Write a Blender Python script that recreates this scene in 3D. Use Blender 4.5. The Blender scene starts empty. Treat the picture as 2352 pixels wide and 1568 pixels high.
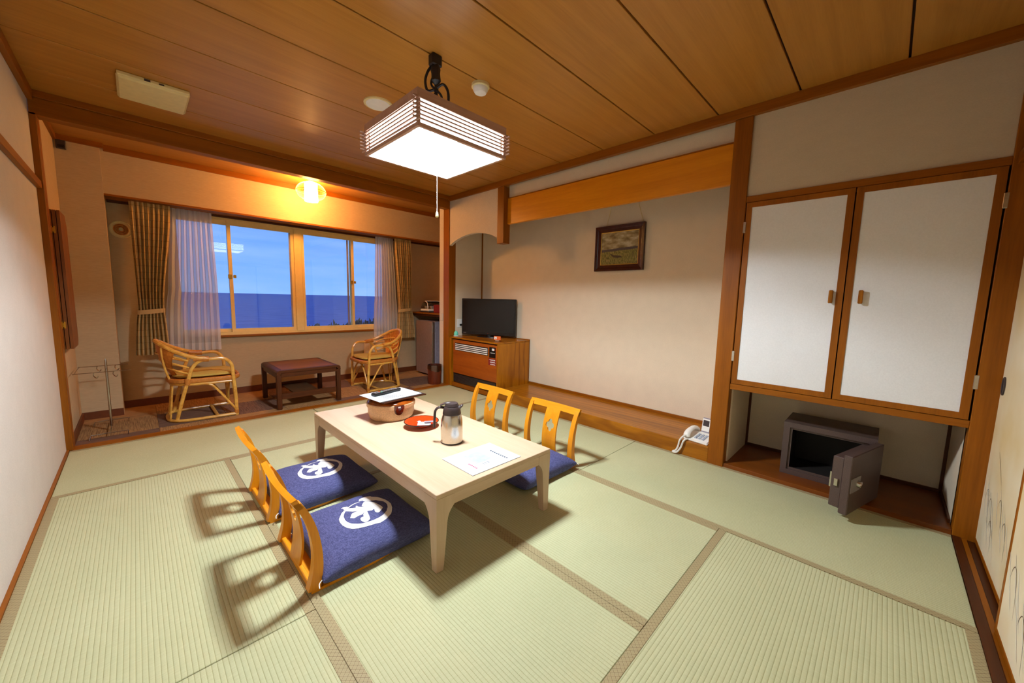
import bpy, bmesh, math, random
from mathutils import Vector, Matrix, geometry
random.seed(7)
PI = math.pi
scn = bpy.context.scene
COL = scn.collection

# ------------------------------------------------------------------ camera
R_ = ((0.70692126, -0.70691639, 0.0230555), (-0.06262523, -0.09502795, -0.99350278), (0.70451431, 0.70088438, -0.11144808))
cam_d = bpy.data.cameras.new('camera')
cam = bpy.data.objects.new('camera', cam_d)
COL.objects.link(cam)
cam.matrix_world = Matrix(((R_[0][0], -R_[1][0], -R_[2][0], 0.4571), (R_[0][1], -R_[1][1], -R_[2][1], -4.2785),
                           (R_[0][2], -R_[1][2], -R_[2][2], 1.2182), (0, 0, 0, 1)))
cam_d.sensor_width = 36
cam_d.lens = 860.43 * 36 / 2352
cam_d.clip_start = 0.02
cam_d.clip_end = 60000
scn.camera = cam

# ------------------------------------------------------------------ view and world (dusk sky)
vs = scn.view_settings
vs.view_transform = 'Standard'
vs.look = 'None'
vs.exposure = 0.12
vs.gamma = 1.0
vs.use_curve_mapping = False
scn.cycles.use_denoising = True
scn.cycles.max_bounces = 6
scn.cycles.diffuse_bounces = 4
scn.cycles.glossy_bounces = 3
scn.cycles.use_adaptive_sampling = True
scn.cycles.adaptive_threshold = 0.12
scn.cycles.transparent_max_bounces = 10
scn.cycles.sample_clamp_indirect = 10.0
LAMP = 5.0          # pendant side diffuser radiance
TUBE = 4500.0        # ring tube radiance
WARM = 155.0          # engawa lamp radiance

w = bpy.data.worlds.new('world')
scn.world = w
w.use_nodes = True
nt = w.node_tree
nt.nodes.clear()
def wn(t, **k):
    n = nt.nodes.new(t)
    for a, b in k.items():
        setattr(n, a, b)
    return n
tc = wn('ShaderNodeTexCoord'); sx = wn('ShaderNodeSeparateXYZ')
nt.links.new(tc.outputs['Generated'], sx.inputs[0])
rp = wn('ShaderNodeValToRGB')
e = rp.color_ramp.elements
e[0].position = 0.0; e[0].color = (0.21, 0.44, 0.93, 1)
e[1].position = 0.6; e[1].color = (0.07, 0.17, 0.62, 1)
q = e.new(0.16); q.color = (0.15, 0.34, 0.86, 1)
nt.links.new(sx.outputs['Z'], rp.inputs[0])
mp = wn('ShaderNodeMapping'); mp.inputs['Scale'].default_value = (2.2, 2.2, 16)
nt.links.new(tc.outputs['Generated'], mp.inputs[0])
nz = wn('ShaderNodeTexNoise'); nz.inputs['Scale'].default_value = 2.4; nz.inputs['Detail'].default_value = 5
nt.links.new(mp.outputs[0], nz.inputs['Vector'])
r2 = wn('ShaderNodeValToRGB')
r2.color_ramp.elements[0].position = .42; r2.color_ramp.elements[0].color = (0, 0, 0, 1)
r2.color_ramp.elements[1].position = .68; r2.color_ramp.elements[1].color = (.55, .55, .55, 1)
nt.links.new(nz.outputs['Fac'], r2.inputs[0])
mx = wn('ShaderNodeMixRGB'); mx.inputs[2].default_value = (0.29, 0.49, 0.92, 1)
nt.links.new(r2.outputs[0], mx.inputs[0]); nt.links.new(rp.outputs[0], mx.inputs[1])
bg = wn('ShaderNodeBackground'); bg.inputs['Strength'].default_value = 1.3
nt.links.new(mx.outputs[0], bg.inputs[0])
ow = wn('ShaderNodeOutputWorld'); nt.links.new(bg.outputs[0], ow.inputs[0])

# ------------------------------------------------------------------ material helpers
def srgb(r, g, b):
    f = lambda c: (c / 255 / 12.92) if c / 255 <= .04045 else ((c / 255 + .055) / 1.055) ** 2.4
    return (f(r), f(g), f(b), 1)

class N:
    def __init__(s, name):
        s.m = bpy.data.materials.new(name); s.m.use_nodes = True
        s.t = s.m.node_tree; s.t.nodes.clear()
        s.o = s.n('ShaderNodeOutputMaterial')
    def n(s, t, ins=None, **k):
        x = s.t.nodes.new(t)
        for a, b in k.items(): setattr(x, a, b)
        for a, b in (ins or {}).items():
            if hasattr(b, 'is_linked') or hasattr(b, 'links'): s.t.links.new(b, x.inputs[a])
            else: x.inputs[a].default_value = b
        return x
    def l(s, a, b): s.t.links.new(a, b)
    def coords(s, scale=(1, 1, 1), kind='Object', rot=(0, 0, 0)):
        c = s.n('ShaderNodeTexCoord')
        return s.n('ShaderNodeMapping', {'Vector': c.outputs[kind], 'Scale': scale, 'Rotation': rot}).outputs[0]
    def noise(s, vec, scale, detail=3, rough=.5, dist=0):
        return s.n('ShaderNodeTexNoise', {'Vector': vec, 'Scale': scale, 'Detail': detail, 'Roughness': rough, 'Distortion': dist}).outputs['Fac']
    def ramp(s, fac, stops):
        r = s.n('ShaderNodeValToRGB', {'Fac': fac}); el = r.color_ramp.elements
        el[0].position, el[0].color = stops[0][0], stops[0][1]
        el[1].position, el[1].color = stops[-1][0], stops[-1][1]
        for p, c in stops[1:-1]:
            x = el.new(p); x.color = c
        return r.outputs[0]
    def math(s, op, a, b=0):
        return s.n('ShaderNodeMath', {0: a, 1: b}, operation=op).outputs[0]
    def mix(s, f, a, b, mode='MIX'):
        return s.n('ShaderNodeMixRGB', {0: f, 1: a, 2: b}, blend_type=mode).outputs[0]
    def bump(s, h, strength=.2, dist=.002):
        return s.n('ShaderNodeBump', {'Height': h, 'Strength': strength, 'Distance': dist}).outputs[0]
    def pbr(s, color, rough=.5, normal=None, metal=0, spec=.5, **k):
        ins = {'Base Color': color, 'Roughness': rough, 'Metallic': metal, 'Specular IOR Level': spec}
        ins.update(k)
        if normal is not None: ins['Normal'] = normal
        b = s.n('ShaderNodeBsdfPrincipled', ins)
        s.l(b.outputs[0], s.o.inputs[0]); return s.m

def plain(name, c, rough=.5, metal=0, spec=.5, var=.06, scale=30, bump=0):
    s = N(name); v = s.coords()
    f = s.noise(v, scale)
    dk = tuple(x * (1 - var * 2) for x in c[:3]) + (1,)
    lt = tuple(min(1, x * (1 + var)) for x in c[:3]) + (1,)
    col = s.ramp(f, [(.3, dk), (.7, lt)])
    return s.pbr(col, rough, s.bump(f, bump) if bump else None, metal, spec)

def wood(name, c1, c2, axis='x', scale=9, rough=.42, spec=.4, stretch=.06, rings=False, bump=.08, ringscale=3):
    s = N(name)
    sc = {'x': (stretch, 1, 1), 'y': (1, stretch, 1), 'z': (1, 1, stretch)}[axis]
    v = s.coords(sc)
    f = s.noise(v, scale, 3, .6, .6)
    fine = s.noise(v, scale * 14, 1)
    fac = s.math('ADD', s.math('MULTIPLY', f, .75), s.math('MULTIPLY', fine, .25))
    col = s.ramp(fac, [(.32, c1), (.62, c2)])
    if rings:
        sc2 = {'x': (.22, 1, 1), 'y': (1, .22, 1), 'z': (1, 1, .22)}[axis]
        v2 = s.coords(sc2)
        wv = s.n('ShaderNodeTexWave', {'Vector': v2, 'Scale': ringscale, 'Distortion': 7, 'Detail': 2, 'Detail Scale': 1.2}, wave_type='RINGS', rings_direction={'x': 'X', 'y': 'Y', 'z': 'Z'}[axis])
        rr = s.ramp(wv.outputs['Fac'], [(.0, (.6, .52, .42, 1)), (.3, (1, 1, 1, 1))])
        col = s.mix(.75, col, rr, 'MULTIPLY')
    return s.pbr(col, rough, None, 0, spec)

def wallpaper(name, c, var=.05, scale=160, stretch=(1, 1, 1), bump=.25, rough=.85):
    s = N(name); v = s.coords(stretch)
    f = s.noise(v, scale, 3, .6); g = s.noise(v, 9, 2)
    dk = tuple(x * (1 - var * 2) for x in c[:3]) + (1,); lt = tuple(min(1, x * (1 + var)) for x in c[:3]) + (1,)
    col = s.mix(.25, s.ramp(f, [(.3, dk), (.7, lt)]), s.ramp(g, [(.3, dk), (.7, lt)]))
    return s.pbr(col, rough, s.bump(f, bump, .0012), 0, .2)

def glow(name, c, strength):
    s = N(name)
    em = s.n('ShaderNodeEmission', {'Color': c, 'Strength': strength}); s.l(em.outputs[0], s.o.inputs[0]); return s.m

M = {}
PA, PB = srgb(126, 68, 4), srgb(152, 86, 10)
for ax in 'xyz':
    M['post_' + ax] = wood('post_wood_' + ax, PA, PB, ax, 10, .42, .25)
    M['pale_' + ax] = wood('chair_wood_' + ax, srgb(214, 128, 8), srgb(234, 156, 30), ax, 12, .35)
    M['table_' + ax] = wood('table_wood_' + ax, srgb(196, 167, 137), srgb(207, 181, 154), ax, 11, .4, .35, .05, bump=.03)
    M['keyaki_' + ax] = wood('zelkova_wood_' + ax, srgb(140, 80, 4), srgb(174, 108, 12), ax, 7, .28, .35, .08, True, ringscale=5)
    M['dark_' + ax] = wood('dark_wood_' + ax, srgb(60, 26, 6), srgb(84, 40, 12), ax, 10, .4, .25)
M['otoshi'] = wood('lintel_wood', srgb(204, 122, 6), srgb(222, 142, 20), 'y', 14, .35, bump=.03)
M['plank'] = wood('ceiling_wood', srgb(168, 112, 42), srgb(186, 128, 54), 'x', 16, .36, .45, .04, bump=.03)
M['groove'] = plain('ceiling_groove', srgb(58, 30, 10), .8)
M['wall'] = wallpaper('wallpaper_main', srgb(206, 198, 190))
M['wall_w'] = wallpaper('wallpaper_weave', srgb(200, 184, 160), stretch=(1, 1, 3))
M['wall_e'] = wallpaper('wallpaper_sunroom', srgb(194, 168, 132), scale=60, stretch=(.35, 1, 2.2), bump=.4)
M['wall_t'] = wallpaper('wallpaper_alcove', srgb(222, 206, 182), scale=180)
M['plaster'] = wallpaper('plaster_arch', srgb(214, 200, 182), scale=90)
M['doorpaper'] = wallpaper('door_paper', srgb(226, 226, 228), var=.03, scale=140, bump=.15)
M['base'] = plain('baseboard_brown', srgb(104, 50, 14), .5)
M['white'] = plain('white_plastic', srgb(236, 234, 228), .35, var=.02)
M['cream'] = plain('cream_plastic', srgb(226, 208, 150), .45, var=.03)
M['sashc'] = plain('sash_enamel', srgb(238, 206, 132), .4, var=.02)
M['steel'] = plain('brushed_steel', srgb(206, 200, 190), .22, 1.0, var=.04, scale=200)
M['chrome'] = plain('chrome_wire', srgb(180, 172, 165), .18, 1.0, var=.02)
M['brass'] = plain('brass', srgb(206, 158, 56), .3, .9, var=.04)
M['black'] = plain('black_plastic', srgb(16, 14, 14), .3, var=.1)
M['screen'] = plain('tv_screen_glass', srgb(13, 10, 10), .13, var=.05)
M['dkplast'] = plain('dark_brown_plastic', srgb(62, 50, 50), .4, var=.05)
M['grey'] = plain('grey_plastic', srgb(128, 120, 120), .4)
M['safe'] = plain('safe_enamel', srgb(88, 70, 66), .42, .2, var=.1, scale=220, bump=.05)
M['safe_in'] = plain('safe_interior', srgb(26, 20, 18), .7)
M['fridge'] = plain('fridge_grey', srgb(150, 126, 118), .4, .25, var=.05)
M['fridge_s'] = plain('fridge_side', srgb(146, 138, 150), .45)
M['paper'] = plain('paper_white', srgb(208, 214, 222), .7, var=.01)
M['navy'] = None
M['red'] = plain('red_lacquer', srgb(226, 62, 20), .16, var=.06, spec=.6)
M['blk_lac'] = plain('black_lacquer', srgb(22, 14, 14), .15, spec=.6)
M['binred'] = wood('bin_brown', srgb(84, 34, 20), srgb(112, 50, 28), 'z', 8, .28)
M['turq'] = plain('turquoise_plastic', srgb(104, 214, 190), .3, var=.02)
M['orange'] = plain('orange_card', srgb(222, 96, 30), .5)
M['rattan'] = wood('rattan_pole', srgb(196, 132, 44), srgb(232, 176, 82), 'x', 24, .28, .5, .6)
M['rattan_b'] = wood('rattan_binding', srgb(168, 96, 32), srgb(196, 124, 50), 'y', 60, .4, .4, .4)
M['emb'] = plain('white_print', srgb(240, 238, 236), .8, var=.01)
M['cush_o'] = plain('olive_cushion_cloth', srgb(186, 156, 70), .85, var=.08, scale=300, bump=.2)
M['cord_blk'] = plain('black_cord', srgb(20, 14, 16), .5)
M['pot'] = plain('stoneware_beige', srgb(206, 164, 122), .38, var=.12, scale=160)
M['potlid'] = plain('amber_glaze', srgb(146, 70, 18), .1, var=.3, scale=14, spec=.7)
M['potdrip'] = plain('dark_glaze', srgb(74, 26, 14), .12, var=.1, spec=.7)
M['gold'] = plain('gilt_slip', srgb(198, 160, 70), .4, .4)
M['frame'] = plain('mahogany_frame', srgb(62, 22, 22), .25, var=.12)
M['sticker'] = plain('maroon_label', srgb(132, 30, 28), .5)
M['heat'] = wood('heater_veneer', srgb(138, 62, 10), srgb(164, 82, 18), 'y', 10, .35, .4, .1)
M['mirror'] = plain('mirror_glass', srgb(210, 214, 216), .04, 1.0, var=.01)

def diffuser():
    return glow('lamp_diffuser', (.9, .97, 1.0, 1), LAMP)
M['lamp'] = diffuser()
def m_lamp_bottom():
    s = N('lamp_bottom_diffuser')
    em = s.n('ShaderNodeEmission', {'Color': (1, 1, .97, 1), 'Strength': LAMP * .8}); t = s.n('ShaderNodeBsdfTransparent', {'Color': (.95, .95, .95, 1)})
    m = s.n('ShaderNodeMixShader', {0: .42, 1: t.outputs[0], 2: em.outputs[0]}); s.l(m.outputs[0], s.o.inputs[0]); return s.m
M['lamp_b'] = m_lamp_bottom()
M['tube'] = glow('ring_tube', (.87, .95, 1.0, 1), TUBE)
M['warm'] = glow('warm_shade', (1.0, .47, .13, 1), WARM)
M['lampwood'] = wood('lamp_wood_glare', srgb(184, 146, 128), srgb(202, 164, 146), 'x', 16, .5, .3)  # frame wood painted paler and pinker to carry the glare of the lamp

def m_navy():
    s = N('navy_slub_cloth'); v = s.coords((1, .12, 1)); v2 = s.coords((.12, 1, 1))
    a = s.noise(v, 380, 2); b = s.noise(v2, 380, 2)
    f = s.math('MULTIPLY', s.math('ADD', a, b), .5)
    col = s.ramp(f, [(.4, srgb(64, 66, 108)), (.6, srgb(94, 98, 144))])
    return s.pbr(col, .9, s.bump(f, .25, .0015), 0, .15)
M['navy'] = m_navy()

def m_tatami(name, c1, c2):
    # local x runs along the mat, ridges lie parallel to it
    s = N(name); c = s.n('ShaderNodeTexCoord'); sp = s.n('ShaderNodeSeparateXYZ', {0: c.outputs['Object']})
    y = s.math('MULTIPLY', sp.outputs['Y'], 1 / .0146)
    fr = s.math('FRACT', y)
    d = s.math('ABSOLUTE', s.math('SUBTRACT', fr, .5))          # 0 ridge middle .5 groove
    h = s.math('SUBTRACT', 1, s.math('POWER', s.math('MULTIPLY', d, 2), 3))
    v = s.coords((2.2, 34, 1)); v3 = s.coords((60, 3, 1))
    big = s.noise(s.coords((1, 1, 1)), 2.2, 3); fib = s.noise(v3, 12, 2)
    col = s.ramp(s.math('ADD', s.math('MULTIPLY', fib, .6), s.math('MULTIPLY', big, .4)), [(.3, c1), (.7, c2)])
    groove = s.ramp(h, [(0, (.70, .66, .52, 1)), (.5, (1, 1, 1, 1))])
    col = s.mix(1, col, groove, 'MULTIPLY')
    return s.pbr(col, .62, s.bump(h, .55, .0022), 0, .25)
M['tatami'] = m_tatami('tatami_rush', srgb(180, 182, 142), srgb(198, 200, 162))

def m_heri():
    s = N('tatami_border_cloth'); c = s.n('ShaderNodeTexCoord'); sp = s.n('ShaderNodeSeparateXYZ', {0: c.outputs['Object']})
    k = 1 / .0185
    a = s.math('MULTIPLY', s.math('ADD', sp.outputs['X'], s.math('MULTIPLY', sp.outputs['Y'], .95)), k)
    b = s.math('MULTIPLY', s.math('SUBTRACT', sp.outputs['X'], s.math('MULTIPLY', sp.outputs['Y'], .95)), k)
    fa = s.math('ABSOLUTE', s.math('SUBTRACT', s.math('FRACT', a), .5)); fb = s.math('ABSOLUTE', s.math('SUBTRACT', s.math('FRACT', b), .5))
    mn = s.math('MINIMUM', fa, fb)
    col = s.ramp(mn, [(.03, srgb(118, 96, 62)), (.08, srgb(178, 166, 128)), (.2, srgb(164, 150, 112))])
    return s.pbr(col, .55, None, 0, .35)
M['heri'] = m_heri()

def m_carpet(name, c1, c2):
    s = N(name); v = s.coords((1, 1, 1))
    st = s.noise(s.coords((4, 90, 1)), 1.6, 3, .7); f = s.noise(v, 240, 2)
    col = s.ramp(st, [(.35, c1), (.62, c2)])
    return s.pbr(col, .95, s.bump(f, .6, .003), 0, .1)
M['carpet_a'] = m_carpet('carpet_stripe_tan', srgb(128, 92, 62), srgb(184, 138, 88))
M['carpet_b'] = m_carpet('carpet_stripe_mauve', srgb(92, 66, 58), srgb(136, 102, 82))

def m_curtain():
    s = N('drape_cloth'); c = s.n('ShaderNodeTexCoord')
    uv = c.outputs['UV']
    mpv = s.n('ShaderNodeMapping', {'Vector': uv, 'Scale': (16, 20, 1)}).outputs[0]
    br = s.n('ShaderNodeTexBrick', {'Vector': s.n('ShaderNodeMixRGB', {0: .06, 1: mpv, 2: s.n('ShaderNodeTexNoise', {'Vector': mpv, 'Scale': 2.0}).outputs['Color']}).outputs[0],
        'Color1': srgb(200, 168, 116), 'Color2': srgb(188, 156, 104), 'Mortar': srgb(140, 118, 72), 'Scale': 1.0, 'Mortar Size': .018, 'Brick Width': 1.1, 'Row Height': .8})
    return s.pbr(br.outputs[0], .9, None, 0, .1)
M['drape'] = m_curtain()

def m_lace():
    s = N('sheer_lace')
    t = s.n('ShaderNodeBsdfTransparent', {'Color': (.97, .97, .97, 1)})
    d = s.n('ShaderNodeBsdfDiffuse', {'Color': srgb(240, 236, 236)}); tr = s.n('ShaderNodeBsdfTranslucent', {'Color': srgb(240, 236, 240)})
    a = s.n('ShaderNodeMixShader', {0: .45, 1: d.outputs[0], 2: tr.outputs[0]})
    c = s.n('ShaderNodeTexCoord')
    sp = s.n('ShaderNodeSeparateXYZ', {0: c.outputs['UV']})
    hem = s.ramp(sp.outputs['Y'], [(.055, (.93, .93, .93, 1)), (.056, (.74, .74, .74, 1))])
    m = s.n('ShaderNodeMixShader', {0: hem, 1: t.outputs[0], 2: a.outputs[0]})
    s.l(m.outputs[0], s.o.inputs[0]); return s.m
M['lace'] = m_lace()

def m_glass(name, tint=(1, 1, 1, 1), rough=.0, boost=1.0):
    s = N(name)
    t = s.n('ShaderNodeBsdfTransparent', {'Color': tint}); g = s.n('ShaderNodeBsdfGlossy', {'Roughness': rough})
    f = s.n('ShaderNodeFresnel', {'IOR': 1.5})
    m = s.n('ShaderNodeMixShader', {0: s.math('MULTIPLY', f.outputs[0], boost), 1: t.outputs[0], 2: g.outputs[0]})
    s.l(m.outputs[0], s.o.inputs[0]); return s.m
M['glass'] = m_glass('window_glass', (.95, .97, 1, 1), .012, 1.6)
M['dome'] = m_glass('clear_dome', (.82, .8, .78, 1), .05, 1.4)
M['bag'] = m_glass('clear_bag', (.8, .72, .66, 1), .25, 3.0)
M['wirecage'] = plain('cage_wire_gilt', srgb(214, 170, 88), .4, .3)

def m_woven():
    s = N('woven_rattan_sheet'); v = s.coords((1, 1, 1))
    ck = s.n('ShaderNodeTexVoronoi', {'Vector': v, 'Scale': 34}); f = s.noise(v, 130)
    col = s.ramp(s.math('ADD', s.math('MULTIPLY', ck.outputs['Distance'], .7), s.math('MULTIPLY', f, .3)), [(.15, srgb(214, 134, 46)), (.6, srgb(186, 104, 30))])
    return s.pbr(col, .4, s.bump(ck.outputs['Distance'], .4, .003), 0, .4)
M['woven'] = m_woven()

def m_painting():
    s = N('painted_canvas'); c = s.n('ShaderNodeTexCoord'); uv = c.outputs['UV']
    sp = s.n('ShaderNodeSeparateXYZ', {0: uv}); n1 = s.noise(s.n('ShaderNodeMapping', {'Vector': uv, 'Scale': (1, 1.6, 1)}).outputs[0], 4.5, 4)
    sky = s.ramp(n1, [(.35, srgb(112, 96, 66)), (.5, srgb(150, 138, 102)), (.66, srgb(186, 176, 150))])
    n2 = s.noise(s.n('ShaderNodeMapping', {'Vector': uv, 'Scale': (14, 3, 1)}).outputs[0], 4, 4)
    grass = s.ramp(n2, [(.38, srgb(84, 78, 40)), (.52, srgb(128, 126, 62)), (.62, srgb(150, 132, 82))])
    yy = s.math('ADD', sp.outputs['Y'], s.math('MULTIPLY', s.math('SUBTRACT', n1, .5), .03))
    yy = s.math('SUBTRACT', yy, s.math('MULTIPLY', sp.outputs['X'], .05))
    a = s.mix(s.math('GREATER_THAN', yy, .40), grass, srgb(76, 68, 72))
    b = s.mix(s.math('GREATER_THAN', yy, .475), a, sky)
    return s.pbr(b, .45, s.bump(n2, .2, .002), 0, .4)
M['canvas'] = m_painting()
M['boatp'] = plain('painted_boat_tone', srgb(64, 50, 40), .5)

def m_fusuma():
    s = N('fusuma_paper'); v = s.coords()
    n = s.noise(v, 2.5, 3); f = s.noise(v, 220, 2)
    col = s.ramp(n, [(.3, srgb(214, 190, 140)), (.65, srgb(226, 214, 186))])
    return s.pbr(col, .7, s.bump(f, .15, .001), 0, .2)
M['fusuma'] = m_fusuma()
M['ink_w'] = plain('white_mica_brush', srgb(232, 226, 212), .6)
M['ink_b'] = plain('brown_ink_brush', srgb(96, 62, 38), .7)

def m_sea():
    s = N('sea_surface'); v = s.coords((.02, .06, 1)); f = s.noise(v, 3.0, 6, .65)
    col = s.ramp(f, [(.3, (.06, .11, .30, 1)), (.7, (.18, .27, .52, 1))])
    return s.pbr(col, .6, None, 0, .1)
M['sea'] = m_sea()
M['coast'] = plain('coastal_scrub', srgb(96, 100, 78), .9, var=.4, scale=2)

# ------------------------------------------------------------------ mesh helpers
def nb(): return bmesh.new()

def box(bm, x0, x1, y0, y1, z0, z1, bev=0, mtx=None):
    vs_ = [bm.verts.new(p) for p in ((x0, y0, z0), (x1, y0, z0), (x1, y1, z0), (x0, y1, z0), (x0, y0, z1), (x1, y0, z1), (x1, y1, z1), (x0, y1, z1))]
    fs = [bm.faces.new([vs_[i] for i in f]) for f in ((3, 2, 1, 0), (4, 5, 6, 7), (0, 1, 5, 4), (1, 2, 6, 5), (2, 3, 7, 6), (3, 0, 4, 7))]
    if mtx is not None: bmesh.ops.transform(bm, matrix=mtx, verts=vs_)
    if bev:
        es = list({e_ for f in fs for e_ in f.edges})
        bmesh.ops.bevel(bm, geom=es, offset=bev, segments=1, affect='EDGES', profile=.5)
    return vs_

def spline(pts, n=6, closed=False):
    P = [Vector(p) for p in pts]; out = []; L = len(P)
    rng = range(L) if closed else range(L - 1)
    for i in rng:
        if closed: a, b, c, d = P[(i - 1) % L], P[i], P[(i + 1) % L], P[(i + 2) % L]
        else: a, b, c, d = P[max(i - 1, 0)], P[i], P[i + 1], P[min(i + 2, L - 1)]
        for k in range(n):
            t = k / n
            out.append(.5 * ((2 * b) + (c - a) * t + (2 * a - 5 * b + 4 * c - d) * t * t + (3 * b - a - 3 * c + d) * t ** 3))
    if not closed: out.append(P[-1])
    return out

def tube(bm, pts, r=.01, n=8, closed=False, flat=None):
    P = [Vector(p) for p in pts]; L = len(P); rings = []
    up = None
    for i in range(L):
        if closed: t = (P[(i + 1) % L] - P[(i - 1) % L]).normalized()
        else: t = (P[min(i + 1, L - 1)] - P[max(i - 1, 0)]).normalized()
        if up is None:
            up = Vector((0, 0, 1)) if abs(t.z) < .9 else Vector((1, 0, 0))
        sd = t.cross(up)
        if sd.length < 1e-6: sd = t.orthogonal()
        sd.normalize(); up = sd.cross(t).normalized()
        rr = r[i] if isinstance(r, (list, tuple)) else r
        ra, rb = (rr, rr) if flat is None else (rr * flat[0], rr * flat[1])
        rings.append([bm.verts.new(P[i] + sd * math.cos(2 * PI * k / n) * ra + up * math.sin(2 * PI * k / n) * rb) for k in range(n)])
    for i in range(L if closed else L - 1):
        A, B = rings[i], rings[(i + 1) % L]
        for k in range(n):
            bm.faces.new((A[k], A[(k + 1) % n], B[(k + 1) % n], B[k]))
    if not closed:
        bm.faces.new(list(reversed(rings[0]))); bm.faces.new(rings[-1])
    return rings

def lathe(bm, prof, n=32, c=(0, 0, 0), cap0=True, cap1=True):
    rings = []
    for r, z in prof:
        rings.append([bm.verts.new((c[0] + r * math.cos(2 * PI * k / n), c[1] + r * math.sin(2 * PI * k / n), c[2] + z)) for k in range(n)])
    for A, B in zip(rings, rings[1:]):
        for k in range(n):
            bm.faces.new((A[k], A[(k + 1) % n], B[(k + 1) % n], B[k]))
    if cap0: bm.faces.new(list(reversed(rings[0])))
    if cap1: bm.faces.new(rings[-1])

def prism(bm, poly, fn, h0, h1):
    """extrude a 2D polygon; fn(u, v, h) -> xyz"""
    a = [bm.verts.new(fn(u, v, h0)) for u, v in poly]; b = [bm.verts.new(fn(u, v, h1)) for u, v in poly]
    n = len(poly)
    for i in range(n): bm.faces.new((a[i], a[(i + 1) % n], b[(i + 1) % n], b[i]))
    bm.faces.new(list(reversed(a))); bm.faces.new(b)

def fill_poly(bm, poly, fn, step=None):
    """triangulate a simple polygon (plus grid points inside) and map through fn"""
    pts = [Vector((u, v)) for u, v in poly]; n = len(pts)
    if step:
        x0 = min(p.x for p in pts); x1 = max(p.x for p in pts); y0 = min(p.y for p in pts); y1 = max(p.y for p in pts)
        x = x0 + step / 2
        while x < x1:
            y = y0 + step / 2
            while y < y1:
                pts.append(Vector((x, y))); y += step
            x += step
    r = geometry.delaunay_2d_cdt(pts, [], [list(range(n))], 1, 1e-6)
    used = sorted({i for f in r[2] for i in f}); mp_ = {i: bm.verts.new(fn(r[0][i].x, r[0][i].y)) for i in used}
    for f in r[2]:
        try: bm.faces.new([mp_[i] for i in f])
        except ValueError: pass

def obj(name, bm, mat, parent=None, smooth=False, label=None, loc=None, rot=None, recalc=True):
    if recalc: bmesh.ops.recalc_face_normals(bm, faces=bm.faces)
    me = bpy.data.meshes.new(name); bm.to_mesh(me); bm.free()
    if mat is not None: me.materials.append(mat)
    if smooth:
        me.polygons.foreach_set('use_smooth', [True] * len(me.polygons))
        try: me.set_sharp_from_angle(angle=math.radians(40))
        except Exception: pass
    o = bpy.data.objects.new(name, me); COL.objects.link(o)
    if parent is not None: o.parent = parent
    if loc is not None: o.location = loc
    if rot is not None: o.rotation_euler = rot
    if label: o['label'] = label
    return o

def part(name, mat, parent, *boxes, bev=.0, smooth=False, label=None):
    bm = nb()
    for b in boxes: box(bm, *b, bev=bev)
    return obj(name, bm, mat, parent, smooth, label)

def thing(name, label, cat, loc=(0, 0, 0), rotz=0, group=None):
    o = bpy.data.objects.new(name, None); COL.objects.link(o)
    o.location = loc; o.rotation_euler = (0, 0, rotz); o.empty_display_size = .1
    o['label'] = label; o['category'] = cat
    if group: o['group'] = group
    return o

def tag(o, label, cat, group=None):
    o['label'] = label; o['category'] = cat
    if group: o['group'] = group
    return o

def struct(name, bm, mat, label=None, smooth=False):
    o = obj(name, bm, mat, None, smooth); o['kind'] = 'structure'
    if label: o['label'] = label
    return o

def sbox(name, mat, *b, bev=.0, label=None):
    bm = nb(); box(bm, *b, bev=bev); return struct(name, bm, mat, label)

def dup(root, loc, rotz=None, label=None, group=None):
    r = root.copy(); COL.objects.link(r); r.location = loc
    if rotz is not None: r.rotation_euler = (0, 0, rotz)
    if label: r['label'] = label
    if group: r['group'] = group
    for ch in list(root.children):
        c = ch.copy(); COL.objects.link(c); c.parent = r
        for g in list(ch.children):
            d = g.copy(); COL.objects.link(d); d.parent = c
    return r

# ------------------------------------------------------------------ room shell
W, H = 3.52, 2.565
YN = -4.64                       # near (sliding door) side
# floor with carpet tiles
fl = sbox('floor', M['groove'], -.1, 4.4, -4.9, 1.4, -.12, -.062, label='sub floor under mats and carpet')
k = 0
xs = [.04 + i * .5 for i in range(9)] + [4.25]
tile_me = {}
for i in range(len(xs) - 1):
    for j, (y0, y1) in enumerate(((.10, .25), (.25, .75), (.75, 1.25))):
        bm = nb(); w2, d2 = (xs[i + 1] - xs[i]) / 2 - .0008, (y1 - y0) / 2 - .0008
        turn = (i + j) % 2
        if turn: box(bm, -d2, d2, -w2, w2, -.055, .0, bev=.0006)
        else: box(bm, -w2, w2, -d2, d2, -.055, .0, bev=.0006)
        o = obj('carpet_tile', bm, M['carpet_b' if (i * 2 + j) % 5 in (0, 3) else 'carpet_a'], fl, loc=((xs[i] + xs[i + 1]) / 2, (y0 + y1) / 2, 0), rot=(0, 0, PI / 2 if turn else 0))
        k += 1

# ceiling with planks
ce = sbox('ceiling', M['groove'], -.1, 4.4, -4.9, 1.4, 2.583, 2.66, label='wooden ceiling of wide planks with dark grooves')
js = [YN - .12] + [-2.342 - .473 * i for i in range(4, -1, -1)] + [-1.862, -1.382, -.90, -.42, .02]
for y0, y1 in zip(js, js[1:]):
    bm = nb(); box(bm, .02, W, y0 + .005, y1 - .005, H, 2.582, bev=.002); obj('plank', bm, M['plank'], ce)
bm = nb(); box(bm, .03, 4.25, .06, 1.25, 2.55, 2.582); obj('plank', bm, M['plank'], ce)

# left wall, engawa left wall, column
sbox('wall_left', M['wall'], -.1, .02, -4.9, .0, -.05, 2.6, label='pale papered wall on the left')
sbox('wall_left_sunroom', M['wall_e'], -.1, .04, .10, 1.4, -.05, 2.6, label='papered side wall of the sun room')
sbox('wall_column', M['wall_e'], .04, .312, .955, 1.3, 0, 2.55, label='papered column beside the window')
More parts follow.
